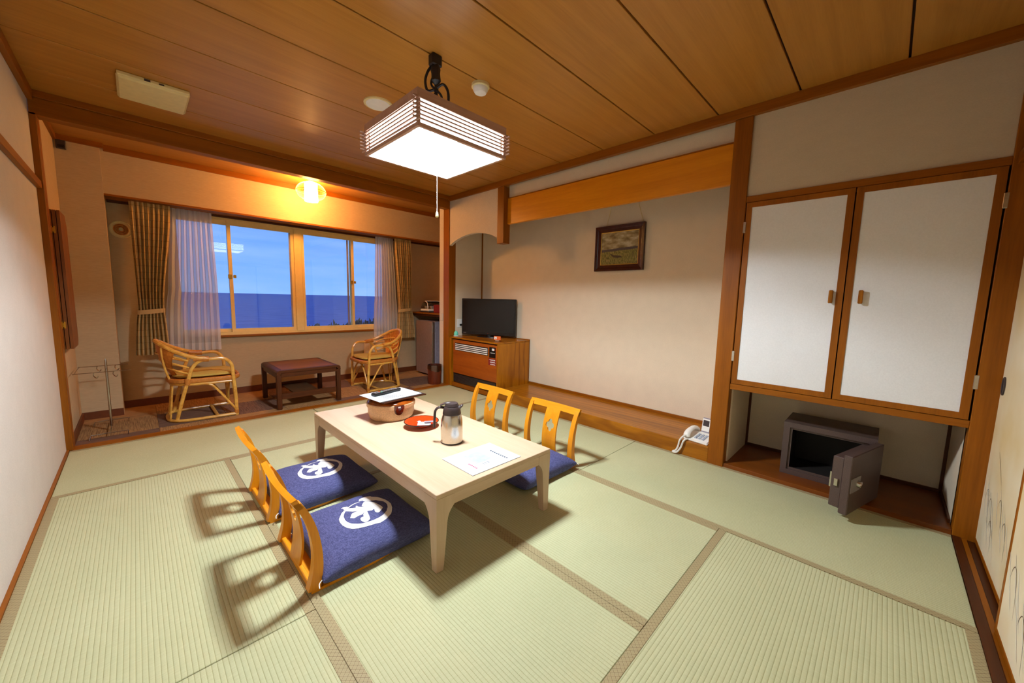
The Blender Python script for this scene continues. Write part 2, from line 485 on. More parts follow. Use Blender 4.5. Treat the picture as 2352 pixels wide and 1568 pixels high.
# window wall with opening
def holed(bm, x0, x1, z0, z1, hx0, hx1, hz0, hz1, y0, y1):
    def ring(y): return [bm.verts.new(p) for p in ((x0, y, z0), (x1, y, z0), (x1, y, z1), (x0, y, z1))], [bm.verts.new(p) for p in ((hx0, y, hz0), (hx1, y, hz0), (hx1, y, hz1), (hx0, y, hz1))]
    a, b = ring(y0); c, d = ring(y1)
    for i in range(4):
        j = (i + 1) % 4
        bm.faces.new((a[i], a[j], b[j], b[i])); bm.faces.new((c[j], c[i], d[i], d[j]))
        bm.faces.new((a[j], a[i], c[i], c[j])); bm.faces.new((b[i], b[j], d[j], d[i]))
bm = nb(); holed(bm, .30, 4.3, -.05, 2.6, .74, 3.27, .715, 2.10, 1.25, 1.40)
struct('wall_back', bm, M['wall_e'], 'papered window wall of the sun room')
sbox('wall_header', M['wall_e'], .312, 4.25, 1.0, 1.25, 2.115, 2.55, label='papered header above the window')
sbox('trim_1', M['post_x'], .312, 4.25, .995, 1.25, 2.097, 2.115, label='dark wooden soffit under the window header')
sbox('wall_right_sunroom', M['wall_e'], 4.25, 4.4, .0, 1.4, -.05, 2.6, label='end wall of the sun room')
sbox('wall_partition', M['plaster'], W, 4.25, .13, .24, -.05, 2.55, label='end of the partition beside the waste bin')
# engawa trims
sbox('trim_2', M['post_x'], .335, 4.25, .985, 1.0, 2.495, 2.55, label='ceiling moulding over the window header')
sbox('trim_3', M['post_x'], .04, .335, .935, .955, 2.505, 2.555, label='ceiling moulding on the column')
sbox('trim_4', M['post_y'], .04, .06, .10, .955, 2.50, 2.55, label='ceiling moulding of the sun room side wall')
sbox('baseboard_back', M['base'], .312, 4.25, 1.235, 1.25, 0, .075, label='brown baseboard under the window')
sbox('baseboard_column', M['base'], .04, .312, .942, .955, 0, .07)
sbox('baseboard_left', M['base'], .04, .053, .10, .955, 0, .07)
# threshold, beam, posts at the sun room line
sbox('trim_5', M['post_x'], .03, W + .02, .0, .10, -.06, .006, bev=.003, label='wooden threshold between mats and carpet')
sbox('trim_6', M['post_x'], .02, W, .0, .10, 2.405, 2.52, bev=.003, label='wooden beam between room and sun room')
sbox('trim_7', M['post_x'], .02, W, -.02, .12, 2.52, 2.566, bev=.002, label='ceiling moulding on the beam')
sbox('trim_8', M['post_z'], .0, .055, .0, .115, -.05, 2.42, bev=.003, label='wooden corner post at the left')
sbox('trim_9', M['post_z'], W - .012, W + .10, .0, .13, -.05, 2.42, bev=.003, label='wooden post between sun room and alcove')
# main ceiling mouldings, picture rail and skirting strip
sbox('trim_10', M['post_y'], .02, .05, -4.76, .0, 2.50, 2.566, bev=.002, label='ceiling moulding along the left wall')
sbox('trim_11', M['post_y'], W - .022, W + .02, -4.76, .0, 2.50, 2.566, bev=.002, label='ceiling moulding along the alcove side')
sbox('trim_12', M['post_y'], .02, .045, -4.76, .0, 1.915, 1.965, bev=.002, label='wooden picture rail on the left wall')
sbox('baseboard_left_room', M['post_y'], .02, .034, -4.64, .0, -.05, .008, label='thin wooden strip along mats')
# alcove (tokonoma)
sbox('wall_alcove_back', M['wall_t'], 4.10, 4.25, -4.8, .05, -.05, 2.6, label='pale papered back wall of the alcove')
sbox('wall_alcove_side', M['wall_t'], W + .10, 4.12, .0, .13, -.05, 2.6, label='papered end wall of the alcove')
sbox('wall_alcove_partition', M['wall_t'], W + .06, 4.12, -3.52, -3.41, .0, 2.6, label='partition between alcove and cupboard')
sbox('trim_13', M['post_z'], 4.085, 4.10, -.016, .0, .1, 2.5, label='thin wooden corner strip in the alcove')
bm = nb()
arc = [(0.0, 1.925)] + [(-.95 * t, 1.925 + .105 * math.sin(PI * min(1, t * 1.0)) ** .8 + .01 * t) for t in [i / 16 for i in range(1, 17)]]
poly = arc + [(-.95, 2.50), (0.0, 2.50)]
prism(bm, poly, lambda u, v, h: (h, u, v), W, W + .045)
struct('wall_arch', bm, M['plaster'], 'white plaster panel with arched lower edge')
sbox('trim_14', M['post_z'], W - .01, W + .095, -1.06, -.95, 1.865, 2.50, bev=.003, label='hanging wooden post beside the arch')
sbox('trim_15', M['otoshi'], W + .05, W + .09, -3.41, -1.06, 2.085, 2.37, bev=.002, label='broad orange wooden lintel over the alcove')
sbox('wall_alcove_upper', M['wall_t'], W + .075, W + .12, -3.41, -1.06, 2.37, 2.55, label='shaded strip of wall above the lintel')
sbox('trim_16', M['post_y'], W + .045, W + .075, -3.41, -1.06, 2.37, 2.378)
sbox('trim_17', M['post_z'], W - .012, W + .10, -3.51, -3.40, -.05, 2.50, bev=.004, label='main wooden alcove post')
sbox('trim_18', M['keyaki_y'], W, W + .03, -3.40, -1.0, -.05, .118, bev=.004, label='glossy wooden sill board of the alcove')
sbox('trim_19', M['keyaki_y'], W + .03, 4.10, -3.41, -1.0, .095, .117, label='glossy wooden alcove floor')
sbox('baseboard_alcove', M['post_y'], 4.085, 4.10, -3.41, -1.0, .117, .145)
sbox('ceiling_alcove', M['plank'], W + .05, 4.12, -3.5, .1, 2.56, 2.60)
# cupboard bay shell
sbox('wall_right', M['wall_w'], W + .008, W + .05, -4.64, -3.51, 1.965, 2.52, label='papered wall above the cupboard')
sbox('trim_20', M['post_y'], W - .005, W + .05, -4.64, -3.51, 1.925, 1.967, bev=.002, label='wooden rail above the cupboard doors')
sbox('trim_21', M['post_y'], W - .005, 4.10, -4.64, -3.51, .60, .641, bev=.002, label='wooden rail under the cupboard doors')
sbox('trim_22', M['post_z'], W - .01, W + .09, -4.725, -4.64, -.05, 2.52, bev=.003, label='wooden corner post by the sliding doors')
sbox('trim_23', wood('niche_floor_wood', srgb(104, 50, 8), srgb(128, 66, 12), 'y', 8, .3, .4, .08), W - .002, 4.10, -4.64, -3.51, -.05, .028, bev=.002, label='wooden floor of the niche with the safe')
sbox('wall_niche_side', M['wall_t'], W + .06, 4.12, -4.72, -4.64, .0, 2.6, label='papered side of the niche')
sbox('trim_24', M['dark_z'], 4.085, 4.10, -3.536, -3.52, .028, .60)
sbox('trim_25', M['dark_z'], 4.085, 4.10, -4.64, -4.624, .028, .60)
sbox('trim_26', M['dark_y'], 4.088, 4.10, -4.624, -3.536, .028, .05)
sbox('trim_27', M['dark_x'], W + .09, 4.088, -4.64, -4.63, .028, .05)
# near side: sill, head rail, wall
sbox('trim_28', M['dark_x'], .03, W, -4.672, -4.64, -.06, .006, bev=.001, label='wooden sill of the sliding doors')
sbox('trim_29', M['post_x'], .03, W, -4.692, -4.672, -.06, .003)
sbox('trim_30', M['dark_x'], .03, W + .05, -4.78, -4.692, -.06, .0)
sbox('trim_31', M['post_x'], .02, W + .0, -4.80, -4.655, 1.925, 1.98, bev=.002, label='head rail of the sliding doors')
sbox('wall_front', M['wall'], -.1, 4.3, -4.95, -4.79, -.05, 2.6, label='wall behind the sliding doors')
sbox('wall_front_upper', M['wall'], .02, W, -4.79, -4.70, 1.98, 2.6, label='papered wall above the sliding doors')
sbox('trim_32', M['post_x'], .02, W, -4.70, -4.665, 2.50, 2.566)

# cupboard doors
cup = thing('cupboard', 'built-in cupboard with two white paper doors framed in orange wood', 'cupboard', (W, -4.075, .64))
def cup_door(y0, y1, hy, hinge_y):
    z0, z1, fw = .005, 1.282, .034
    bm = nb()
    holed_ = [(y0, y1, z0, z1), (y0 + fw, y1 - fw, z0 + fw, z1 - fw)]
    (a0, a1, c0, c1), (b0, b1, d0, d1) = holed_
    A = [(a0, c0), (a1, c0), (a1, c1), (a0, c1)]; B = [(b0, d0), (b1, d0), (b1, d1), (b0, d1)]
    va = [[bm.verts.new((x, y, z)) for y, z in A] for x in (-.008, .018)]; vb = [[bm.verts.new((x, y, z)) for y, z in B] for x in (-.008, .018)]
    for i in range(4):
        j = (i + 1) % 4
        for s_ in (0, 1): bm.faces.new((va[s_][i], va[s_][j], vb[s_][j], vb[s_][i]))
        bm.faces.new((va[0][i], va[0][j], va[1][j], va[1][i])); bm.faces.new((vb[0][i], vb[0][j], vb[1][j], vb[1][i]))
    d = obj('door', bm, M['post_z'], cup)
    part('paper_panel', M['doorpaper'], d, (-.004, .014, b0 - .002, b1 + .002, d0 - .002, d1 + .002))
    bm = nb(); box(bm, -.034, -.02, hy - .011, hy + .011, .60, .68, bev=.004)
    for zz in (.605, .66): box(bm, -.024, .0, hy - .008, hy + .008, zz, zz + .015)
    obj('handle', bm, M['keyaki_z'], d, label='small wooden pull handle')
    for zz in (.17, 1.08):
        bm = nb(); box(bm, -.012, .0, hinge_y - .009, hinge_y + .009, zz, zz + .075, bev=.002); obj('hinge', bm, M['steel'], d)
yc = -4.075
cup_door(-4.078 - yc, -3.516 - yc, -4.022 - yc, -3.513 - yc)
cup_door(-4.632 - yc, -4.084 - yc, -4.158 - yc, -4.638 - yc)
part('interior', M['dark_y'], cup, (.06, .56, -4.62 - yc, -3.53 - yc, .01, 1.27))

# fusuma sliding doors
def fusuma(name, x0, x1, yf, label, pull_x):
    d = bpy.data.objects.new(name, None); COL.objects.link(d); d.location = (x0, yf, 0); d['kind'] = 'structure'; d['label'] = label
    wd = x1 - x0
    part('door_panel', M['fusuma'], d, (.015, wd - .015, -.014, -.002, .02, 1.92))
    for a, b in ((0, .022), (wd - .022, wd)): part('stile', M['post_z'], d, (a, b, -.018, .0, .006, 1.93), bev=.002)
    for a, b in ((.006, .03), (1.905, 1.93)): part('rail', M['post_x'], d, (.022, wd - .022, -.018, .0, a, b), bev=.002)
    bm = nb()
    ring = [(pull_x + .021 * math.cos(t), .001, .85 + .042 * math.sin(t)) for t in [2 * PI * i / 20 for i in range(20)]]
    tube(bm, ring, .0045, 6, True)
    p = obj('door_pull', bm, M['dkplast'], d, True)
    bm = nb(); v0 = [bm.verts.new((pull_x + .02 * math.cos(2 * PI * i / 20), -.0012, .85 + .04 * math.sin(2 * PI * i / 20))) for i in range(20)]; bm.faces.new(v0)
    obj('pull_cup', bm, M['black'], p)
    return d
def brush(parent, pts, r0, mat, name='brush_stroke'):
    P = spline([(x, .0, z) for x, z in pts], 5); n = len(P); bm = nb(); L = []
    for i, p in enumerate(P):
        t = (P[min(i + 1, n - 1)] - P[max(i - 1, 0)]).normalized(); nn = Vector((-t.z, 0, t.x)); ww = r0 * (math.sin(PI * (i + .6) / (n + .2)) ** .6)
        L.append((bm.verts.new(p + nn * ww + Vector((0, -.0014, 0))), bm.verts.new(p - nn * ww + Vector((0, -.0014, 0)))))
    for a, b in zip(L, L[1:]): bm.faces.new((a[0], a[1], b[1], b[0]))
    obj(name, bm, mat, parent)
f1 = fusuma('door_1', 2.66, 3.56, -4.718, 'papered sliding door beside the corner post', .79)
f2 = fusuma('door_2', 1.80, 2.70, -4.682, 'nearer papered sliding door on the front track', .07)
f3 = fusuma('door_3', .92, 1.83, -4.718, 'papered sliding door in the middle of the near wall', .8)
f4 = fusuma('door_4', .03, .94, -4.682, 'papered sliding door beside the left wall', .07)
def reed(parent, x, z, s=1):
    # image right is -x on this wall: short rise, bend, long fall
    brush(parent, [(x + .055 * s, z - .05 * s), (x + .04 * s, z - .008), (x + .012 * s, z + .012), (x - .02 * s, z - .01 * s), (x - .045 * s, z - .08 * s), (x - .06 * s, z - .17 * s)], .0016, M['ink_b'])
    for dx, dz in ((.10, .03), (.03, .05), (-.03, .02)):
        brush(parent, [(x + dx, z + dz), (x + dx - .05 * s, z + dz - .09 * s), (x + dx - .12 * s, z + dz - .19 * s)], .0032, M['ink_w'])
for x, z in ((.48, .36), (.66, .30), (.74, .32), (.60, .21), (.36, .30)): reed(f1, x, z, .8)
for x, z in ((.78, .31), (.62, .22), (.45, .36), (.25, .30)): reed(f2, x, z, .9)
brush(f1, [(.66, .55), (.60, .50), (.53, .43)], .002, M['ink_b'])

# ------------------------------------------------------------------ window
wd = bpy.data.objects.new('window_1', None); COL.objects.link(wd); wd.location = (2.0, 1.25, .70); wd['kind'] = 'structure'
wd['label'] = 'wide cream framed window looking onto the sea'
def wb(name, mat, p, *b, **k): return part(name, mat, p, *[(q[0] - 2.0, q[1] - 2.0, q[2] - 1.25, q[3] - 1.25, q[4] - .7, q[5] - .7) for q in b], **k)
bm = nb(); holed(bm, .74 - 2, 3.27 - 2, .02, 1.402, .79 - 2, 3.22 - 2, .055, 1.355, -.01, .09); obj('window_frame', bm, M['sashc'], wd)
wb('window_sill', M['post_x'], wd, (.70, 3.31, 1.215, 1.29, .695, .719), bev=.003)
wb('mullion', M['sashc'], wd, (1.955, 2.045, 1.235, 1.30, .74, 2.06), bev=.004)
def sash(x0, x1, y, sl=.035, sr=.035):
    z0, z1 = .755, 2.055
    bm = nb(); holed(bm, x0 - 2, x1 - 2, z0 - .7, z1 - .7, x0 + sl - 2, x1 - sr - 2, z0 + .038 - .7, z1 - .05 - .7, y - 1.25, y - 1.25 + .03)
    s_ = obj('sash', bm, M['sashc'], wd)
    wb('glass_pane', M['glass'], s_, (x0 + sl - .004, x1 - sr + .004, y + .012, y + .016, z0 + .034, z1 - .046))
    return s_
a1 = sash(.79, 1.30, 1.290); a2 = sash(1.262, 1.957, 1.255)
a3 = sash(2.043, 2.732, 1.255); a4 = sash(2.69, 3.22, 1.290)
for xx, s_ in ((1.30, a2), (2.725, a3)):
    wb('latch', M['dkplast'] if 0 else M['brass'], s_, (xx - .05, xx - .012, 1.245, 1.257, 1.385, 1.435), (xx + .0, xx + .03, 1.245, 1.257, 1.395, 1.43), bev=.003)
for xx, s_ in ((1.925, a2), (2.655, a3)):
    wb('insect_screen_edge', M['fridge_s'], s_, (xx - .022, xx, 1.2555, 1.2635, .80, 2.0))
sbox('trim_33', M['dark_x'], .32, 4.2, 1.205, 1.235, 2.075, 2.097, label='dark curtain rail under the header')

# outside: sea and a strip of coastal scrub
bm = nb(); box(bm, -30000, 30000, 40, 60000, -14.5, -14); o = obj('sea', bm, M['sea']); o['kind'] = 'stuff'; o['label'] = 'blue evening sea beyond the window'; o['category'] = 'sea'
bm = nb()
box(bm, -30, 60, 16, 30, -6.5, -4.2)
for i in range(2600):
    x = random.uniform(-14, 40); y = random.uniform(22, 26.0); hh = random.uniform(.1, .38) * (1.5 if x > 11 else 1.0)
    z = -1.62 + .075 * max(0, x - 5) + random.uniform(-.25, .1)
    a = random.uniform(0, PI)
    vs4 = [bm.verts.new((x + dx * .22 * math.cos(a), y + dx * .22 * math.sin(a), z + dz)) for dx, dz in ((-1, -3), (1, -3), (.5, hh * .5), (-.4, hh))]
    bm.faces.new(vs4)
o = obj('coast_grass', bm, M['coast'], recalc=False); o['kind'] = 'stuff'; o['label'] = 'dark scrub on the shore below the window'; o['category'] = 'grass'

# ------------------------------------------------------------------ curtains
def curtain(bm, top, mid, bot, z_top, z_mid, z_bot, y, amp, folds, nu=120, nv=26, tie=True):
    uvl = bm.loops.layers.uv.new('UVMap'); G = []
    for j in range(nv + 1):
        t = j / nv; z = z_top + (z_bot - z_top) * t; row = []
        tm = (z_top - z_mid) / (z_top - z_bot)
        if t < tm: s_ = (t / tm); s_ = s_ * s_ * (3 - 2 * s_) * .75 + s_ * .25; x0 = top[0] + (mid[0] - top[0]) * s_; x1 = top[1] + (mid[1] - top[1]) * s_
        else: s_ = math.sqrt((t - tm) / (1 - tm)); x0 = mid[0] + (bot[0] - mid[0]) * s_; x1 = mid[1] + (bot[1] - mid[1]) * s_
        sq = (x1 - x0) / (top[1] - top[0])
        for i in range(nu + 1):
            u = i / nu; ph = 2 * PI * folds * u
            dx = .35 * (x1 - x0) / folds * math.sin(2 * ph + 1.0) * .4
            yy = y + amp * (math.sin(ph) + .35 * math.sin(ph * 2.3 + 1 + 2 * t)) * (.55 + .45 * min(1, t * 5))
            row.append((bm.verts.new((x0 + (x1 - x0) * u + dx, yy, z)), (u, 1 - t)))
        G.append(row)
    for j in range(nv):
        for i in range(nu):
            q4 = (G[j][i], G[j][i + 1], G[j + 1][i + 1], G[j + 1][i]); f = bm.faces.new([q_[0] for q_ in q4])
            for lp, q_ in zip(f.loops, q4): lp[uvl].uv = q_[1]
def make_drape(top, mid, bot, ztie, label, zb):
    cx = (top[0] + top[1]) / 2
    t = thing('curtain', label, 'curtain', (cx, 1.09, zb), 0, 'patterned drapes at the window')
    sh = lambda a: (a[0] - cx, a[1] - cx)
    bm = nb(); curtain(bm, sh(top), sh(mid), sh(bot), 2.095 - zb, ztie - zb, 0, 0, .026, 8)
    obj('drape', bm, M['drape'], t, True, recalc=False)
    bm = nb(); m0, m1 = sh(mid); c = (m0 + m1) / 2; r = (m1 - m0) / 2 + .012
    ring = [(c + r * math.cos(a), .036 * math.sin(a), ztie - zb + .012 * math.cos(a)) for a in [2 * PI * i / 28 for i in range(28)]]
    uvl = bm.loops.layers.uv.new('UVMap')
    lo = [bm.verts.new((x, y, z - .022)) for x, y, z in ring]; hi = [bm.verts.new((x, y, z + .022)) for x, y, z in ring]
    for i in range(28): bm.faces.new((lo[i], lo[(i + 1) % 28], hi[(i + 1) % 28], hi[i]))
    obj('tieback', bm, M['drape'], t, True)
    return t
make_drape((.465, .77), (.475, .665), (.425, .685), 1.01, 'olive patterned drape tied back near the column, left of window', .56)
make_drape((3.28, 3.56), (3.345, 3.555), (3.32, 3.62), 1.015, 'olive patterned drape tied back above the right rattan chair', .575)
def lace(top, mid, bot, zb, label):
    bm = nb(); curtain(bm, top, mid, bot, 2.10, 1.2, zb, 1.17, .018, 8, 110, 20)
    o = obj('lace_curtain', bm, M['lace'], None, True, recalc=False); tag(o, label, 'curtain', 'sheer curtains at the window')
lace((.765, 1.115), (.71, 1.13), (.655, 1.128), .565, 'sheer white lace curtain beside the left drape')
lace((3.02, 3.30), (3.0, 3.34), (2.975, 3.37), .60, 'sheer white lace curtain above the right rattan chair')

# ------------------------------------------------------------------ tatami mats
HWD = .034
def mat_(cx, cy, lx, wy, along, label):
    t = thing('tatami_mat', label, 'tatami mat', (cx, cy, -.06), 0 if along == 'x' else PI / 2, 'tatami mats covering the floor')
    L, Wd = lx / 2 - .0015, wy / 2 - .0015
    bm = nb(); box(bm, -L, L, -Wd, Wd, .0, .0585, bev=.002); obj('mat_body', bm, M['tatami'], t)
    for s_ in (-1, 1):
        bm = nb(); y0, y1 = sorted((s_ * (Wd + .0008), s_ * (Wd - HWD))); box(bm, -L, L, y0, y1, .02, .0603, bev=.0008)
        obj('border', bm, M['heri'], t)
X0, X1, X2, X3, X4 = .034, .88, 1.745, 2.64, W
Y1, Y2, Y3, Y4, Y5 = -.94, -1.87, -2.81, -3.74, YN
def mm(xa, xb, ya, yb, al, lab):
    lx, wy = (xb - xa, yb - ya) if al == 'x' else (yb - ya, xb - xa)
    mat_((xa + xb) / 2, (ya + yb) / 2, lx, wy, al, lab)
mm(X0, 1.738, Y1, 0, 'x', 'tatami mat along the threshold in front of left rattan chair')
mm(1.742, X4, -.90, 0, 'x', 'tatami mat along the threshold in front of TV cabinet')
mm(X0, X1, Y3, Y1, 'y', 'tatami mat along left wall crossed by chair shadows')
mm(X0, X1, Y5, Y3, 'y', 'tatami mat along left wall at bottom left corner of picture')
mm(X1, X3, Y2, Y1, 'x', 'tatami mat under far end of low table')
mm(X1, X2, Y4, Y2, 'y', 'tatami mat under the cushion chairs left of low table')
mm(X2, X3, Y4, Y2, 'y', 'tatami mat under right side of low table')
mm(X1, X3, Y5, Y4, 'x', 'nearest tatami mat with ridges running across, bottom right')
mm(X3, X4, Y3, -.90, 'y', 'tatami mat along the alcove sill behind the right floor chairs')
mm(X3, X4, Y5, Y3, 'y', 'tatami mat in front of the safe niche')

# ------------------------------------------------------------------ low table
TX0, TX1, TY0, TY1, TH = 1.325, 2.10, -2.977, -1.405, .368
tcx, tcy = (TX0 + TX1) / 2, (TY0 + TY1) / 2; hx, hy = (TX1 - TX0) / 2, (TY1 - TY0) / 2
tb = thing('low_table', 'low pale wooden table with tapered legs in the middle of room', 'table', (tcx, tcy, 0))
part('table_top', M['table_y'], tb, (-hx, hx, -hy, hy, TH - .022, TH), bev=.002)
AP = .050
def leg(sx, sy):
    # corner leg, straight outside faces, concave shoulders sweeping into the aprons
    bm = nb(); zt = TH - .022; rings = []
    zs_ = [0, .06, .12, .17, .20, .225, .245, .262, .275, .285, zt - AP, zt]
    for z in zs_:
        wid = .040 + .022 * min(1, z / (zt - AP - .02))
        k_ = max(0, (z - (zt - AP - .085)) / .085); wid += .034 * min(1, k_) ** 3
        th = .040 + .018 * min(1, z / .25)
        ins = .003 * (1 - z / zt)
        rings.append([bm.verts.new((sx * (hx - a), sy * (hy - b), z)) for a, b in ((ins, ins), (wid, ins), (wid, .03 if wid > th else th), (th, th), (.03 if wid > th else th, wid), (ins, wid))])
    for A, B in zip(rings, rings[1:]):
        for k in range(6): bm.faces.new((A[k], A[(k + 1) % 6], B[(k + 1) % 6], B[k]))
    bm.faces.new(rings[0]); bm.faces.new(rings[-1])
    obj('leg', bm, M['table_z'], tb)
for sx in (-1, 1):
    for sy in (-1, 1): leg(sx, sy)
for s_ in (-1, 1):
    part('apron', M['table_y'], tb, (min(s_ * (hx - .0015), s_ * (hx - .024)), max(s_ * (hx - .0015), s_ * (hx - .024)), -hy + .096, hy - .096, TH - .022 - AP, TH - .022), bev=.0008)
    part('apron', M['table_x'], tb, (-hx + .096, hx - .096, min(s_ * (hy - .0015), s_ * (hy - .024)), max(s_ * (hy - .0015), s_ * (hy - .024)), TH - .022 - AP, TH - .022), bev=.0008)

# ------------------------------------------------------------------ floor chairs and cushions
CURVE = [(0.0, .012), (.016, .09), (.018, .17), (.006, .26), (-.020, .345), (-.052, .405)]
CS = spline([(a, 0, b) for a, b in CURVE], 4)
def curve_at(z):
    for a, b in zip(CS, CS[1:]):
        if a.z <= z <= b.z: t = (z - a.z) / (b.z - a.z + 1e-9); return a.x + (b.x - a.x) * t
    return CS[0].x if z < CS[0].z else CS[-1].x
def make_zaisu(name, label):
    t = thing(name, label, 'floor chair', (0, 0, 0), 0, 'legless wooden chairs around the low table')
    hw = .238
    bm = nb()          # bent plywood seat
    n = 10; rows = []
    prof = [(-.012, .0), (.02, .0), (.26, .0), (.47, .0), (.50, .004)]
    for (x, z) in prof:
        yy = hw - (.03 if x > .45 else 0) - (.02 if x > .49 else 0)
        rows.append([bm.verts.new((x, s_ * yy, z + dz)) for s_, dz in ((-1, 0), (1, 0), (1, .012), (-1, .012))])
    for A, B in zip(rows, rows[1:]):
        for k in range(4): bm.faces.new((A[k], A[(k + 1) % 4], B[(k + 1) % 4], B[k]))
    bm.faces.new(rows[0]); bm.faces.new(rows[-1])
    obj('seat_board', bm, M['pale_y'], t)
    for s_ in (-1, 1):  # stiles
        bm = nb(); rows = []
        for i, p in enumerate(CS):
            f = i / (len(CS) - 1); th = .026 + .014 * (1 - f) ** 2 + .01 * max(0, .3 - f)
            ya, yb = s_ * (hw - .0), s_ * (hw - .040 + .006 * f)
            rows.append([bm.verts.new((p.x - th * .55, ya, p.z)), bm.verts.new((p.x + th * .55, ya, p.z)), bm.verts.new((p.x + th * .55, yb, p.z)), bm.verts.new((p.x - th * .55, yb, p.z))])
        for A, B in zip(rows, rows[1:]):
            for k in range(4): bm.faces.new((A[k], A[(k + 1) % 4], B[(k + 1) % 4], B[k]))
        bm.faces.new(rows[0]); bm.faces.new(rows[-1])
        obj('stile', bm, M['pale_z'], t, True)
    bm = nb(); rows = []   # top rail, slightly bowed backward
    for i in range(13):
        y = -hw + 2 * hw * i / 12; bow = -.012 * (1 - (y / hw) ** 2)
        sec = [(-.066, .405), (-.040, .385), (-.038, .392), (-.058, .428), (-.076, .424), (-.068, .40)]
        sec = [(-.050, .374), (-.030, .380), (-.052, .425), (-.074, .418)]
        rows.append([bm.verts.new((x + bow, y, z)) for x, z in sec])
    for A, B in zip(rows, rows[1:]):
        for k in range(4): bm.faces.new((A[k], A[(k + 1) % 4], B[(k + 1) % 4], B[k]))
    bm.faces.new(rows[0]); bm.faces.new(rows[-1])
    obj('top_rail', bm, M['pale_y'], t, True)
    # splat with a four lobed hole
    bm = nb(); sw, z0, z1, zc, hh = .068, .012, .392, .258, .064
    bow = lambda y: -.010 * (1 - (y / hw) ** 2)
    fx = lambda y, z, d: (curve_at(z) + bow(y) + d, y, z)
    def quad_rows(za, zb, n, d):
        R2 = []
        for i in range(n + 1):
            z = za + (zb - za) * i / n; ww = sw * .97
            R2.append([bm.verts.new(fx(ww * (-1 + 2 * j / 4), z, d)) for j in range(5)])
        for A, B in zip(R2, R2[1:]):
            for j in range(4): bm.faces.new((A[j], A[j + 1], B[j + 1], B[j]))
    NA = 48; hole = []; outer = []
    for i in range(NA):
        a = 2 * PI * i / NA
        dl = (a + PI / 4) % (PI / 2) - PI / 4; rr = .021 * math.cos(dl) + math.sqrt(.0185 ** 2 - (.021 * math.sin(dl)) ** 2)
        hole.append((rr * math.cos(a), zc + rr * math.sin(a) * 1.22))
        c_, s__ = math.cos(a), math.sin(a); ww = sw * .97
        k_ = min(ww / max(1e-6, abs(c_)), hh / max(1e-6, abs(s__)))
        outer.append((k_ * c_, zc + k_ * s__))
    for sa in (-1, 1):
        for sb_ in (-1, 1):
            ii = min(range(NA), key=lambda i: (outer[i][0] - sa * sw * .97) ** 2 + (outer[i][1] - zc - sb_ * hh) ** 2); outer[ii] = (sa * sw * .97, zc + sb_ * hh)
    for d in (-.005, .005):
        quad_rows(z0, zc - hh, 8, d); quad_rows(zc + hh, z1, 2, d)
        A = [bm.verts.new(fx(y, z, d)) for y, z in hole]; B = [bm.verts.new(fx(y, z, d)) for y, z in outer]
        for i in range(NA): bm.faces.new((A[i], A[(i + 1) % NA], B[(i + 1) % NA], B[i]))
    A = [bm.verts.new(fx(y, z, -.005)) for y, z in hole]; B = [bm.verts.new(fx(y, z, .005)) for y, z in hole]
    for i in range(NA): bm.faces.new((A[i], A[(i + 1) % NA], B[(i + 1) % NA], B[i]))
    for s_ in (-1, 1):
        ps = [z0 + (z1 - z0) * i / 12 for i in range(13)]
        A = [bm.verts.new(fx(s_ * sw * .97, z, -.005)) for z in ps]; B = [bm.verts.new(fx(s_ * sw * .97, z, .005)) for z in ps]
        for i in range(12): bm.faces.new((A[i], A[i + 1], B[i + 1], B[i]))
    bmesh.ops.remove_doubles(bm, verts=bm.verts, dist=.0004)
    obj('splat', bm, M['pale_z'], t)
    bm = nb(); box(bm, -.012, .006, -hw + .03, hw - .03, .010, .03, bev=.003); obj('lower_rail', bm, M['pale_y'], t)
    return t
RING = [(26,144),(40,151),(68,147),(86,133),(89,121),(112,98),(122,75),(134,47),(138,17),(137,-18),(122,-59),(103,-92),(89,-110),(65,-126),(48,-138),(11,-151),(-15,-145),(-51,-139),(-89,-125),(-112,-109),(-130,-82),(-138,-49),(-138,-12),(-130,22),(-110,51),(-100,65),(-83,77),(-78,67),(-94,48),(-105,25),(-111,-9),(-110,-38),(-101,-64),(-81,-88),(-62,-102),(-40,-108),(-8,-112),(26,-107),(56,-95),(83,-74),(103,-46),(114,-19),(117,3),(114,25),(99,45),(87,63),(61,74),(32,96),(31,112),(14,119)]
ARC = [(14,106),(2,107),(-19,104),(-37,96),(-55,85),(-57,92),(-43,101),(-23,111),(0,113),(14,108)]
GLYPH = [(-86,111),(-73,115),(-54,104),(-58,83),(-28,58),(-23,71),(-16,75),(-14,58),(-8,46),(11,32),(3,45),(3,55),(24,82),(35,87),(52,73),(69,39),(77,-1),(81,-23),(80,-36),(69,-49),(47,-64),(39,-64),(33,-55),(32,-44),(37,-26),(35,-20),(29,-26),(22,-27),(3,-14),(-2,-37),(-8,-65),(-14,-88),(-25,-99),(-37,-104),(-48,-102),(-54,-87),(-55,-68),(-49,-52),(-41,-47),(-31,-49),(-24,-28),(-5,-4),(-27,-25),(-41,-22),(-54,-23),(-71,-28),(-86,-11),(-70,14),(-62,22),(-49,23),(-31,20),(-53,36),(-78,66),(-81,82),(-79,95),(-81,103)]
CHX, CHY, CHH = .275, .262, .118
def cush_h(u, v, up=True):
    a, b = min(1, abs(u / CHX)), min(1, abs(v / CHY))
    k_ = max(0, (1 - a ** 2.6)) ** .5 * max(0, (1 - b ** 2.6)) ** .5
    n_ = .004 * math.sin(u * 21 + v * 9) * math.sin(v * 17 + 1.3) * (1 if up else 0)
    z = .036 + (CHH - .036) * k_ ** .75 + n_ * k_ if up else .036 - .035 * min(1, k_ * 3) ** .7
    return z
def cpos(u, v):
    a, b = u / CHX, v / CHY
    return (u * (1 - .05 * (1 - b * b)) , v * (1 - .05 * (1 - a * a)))
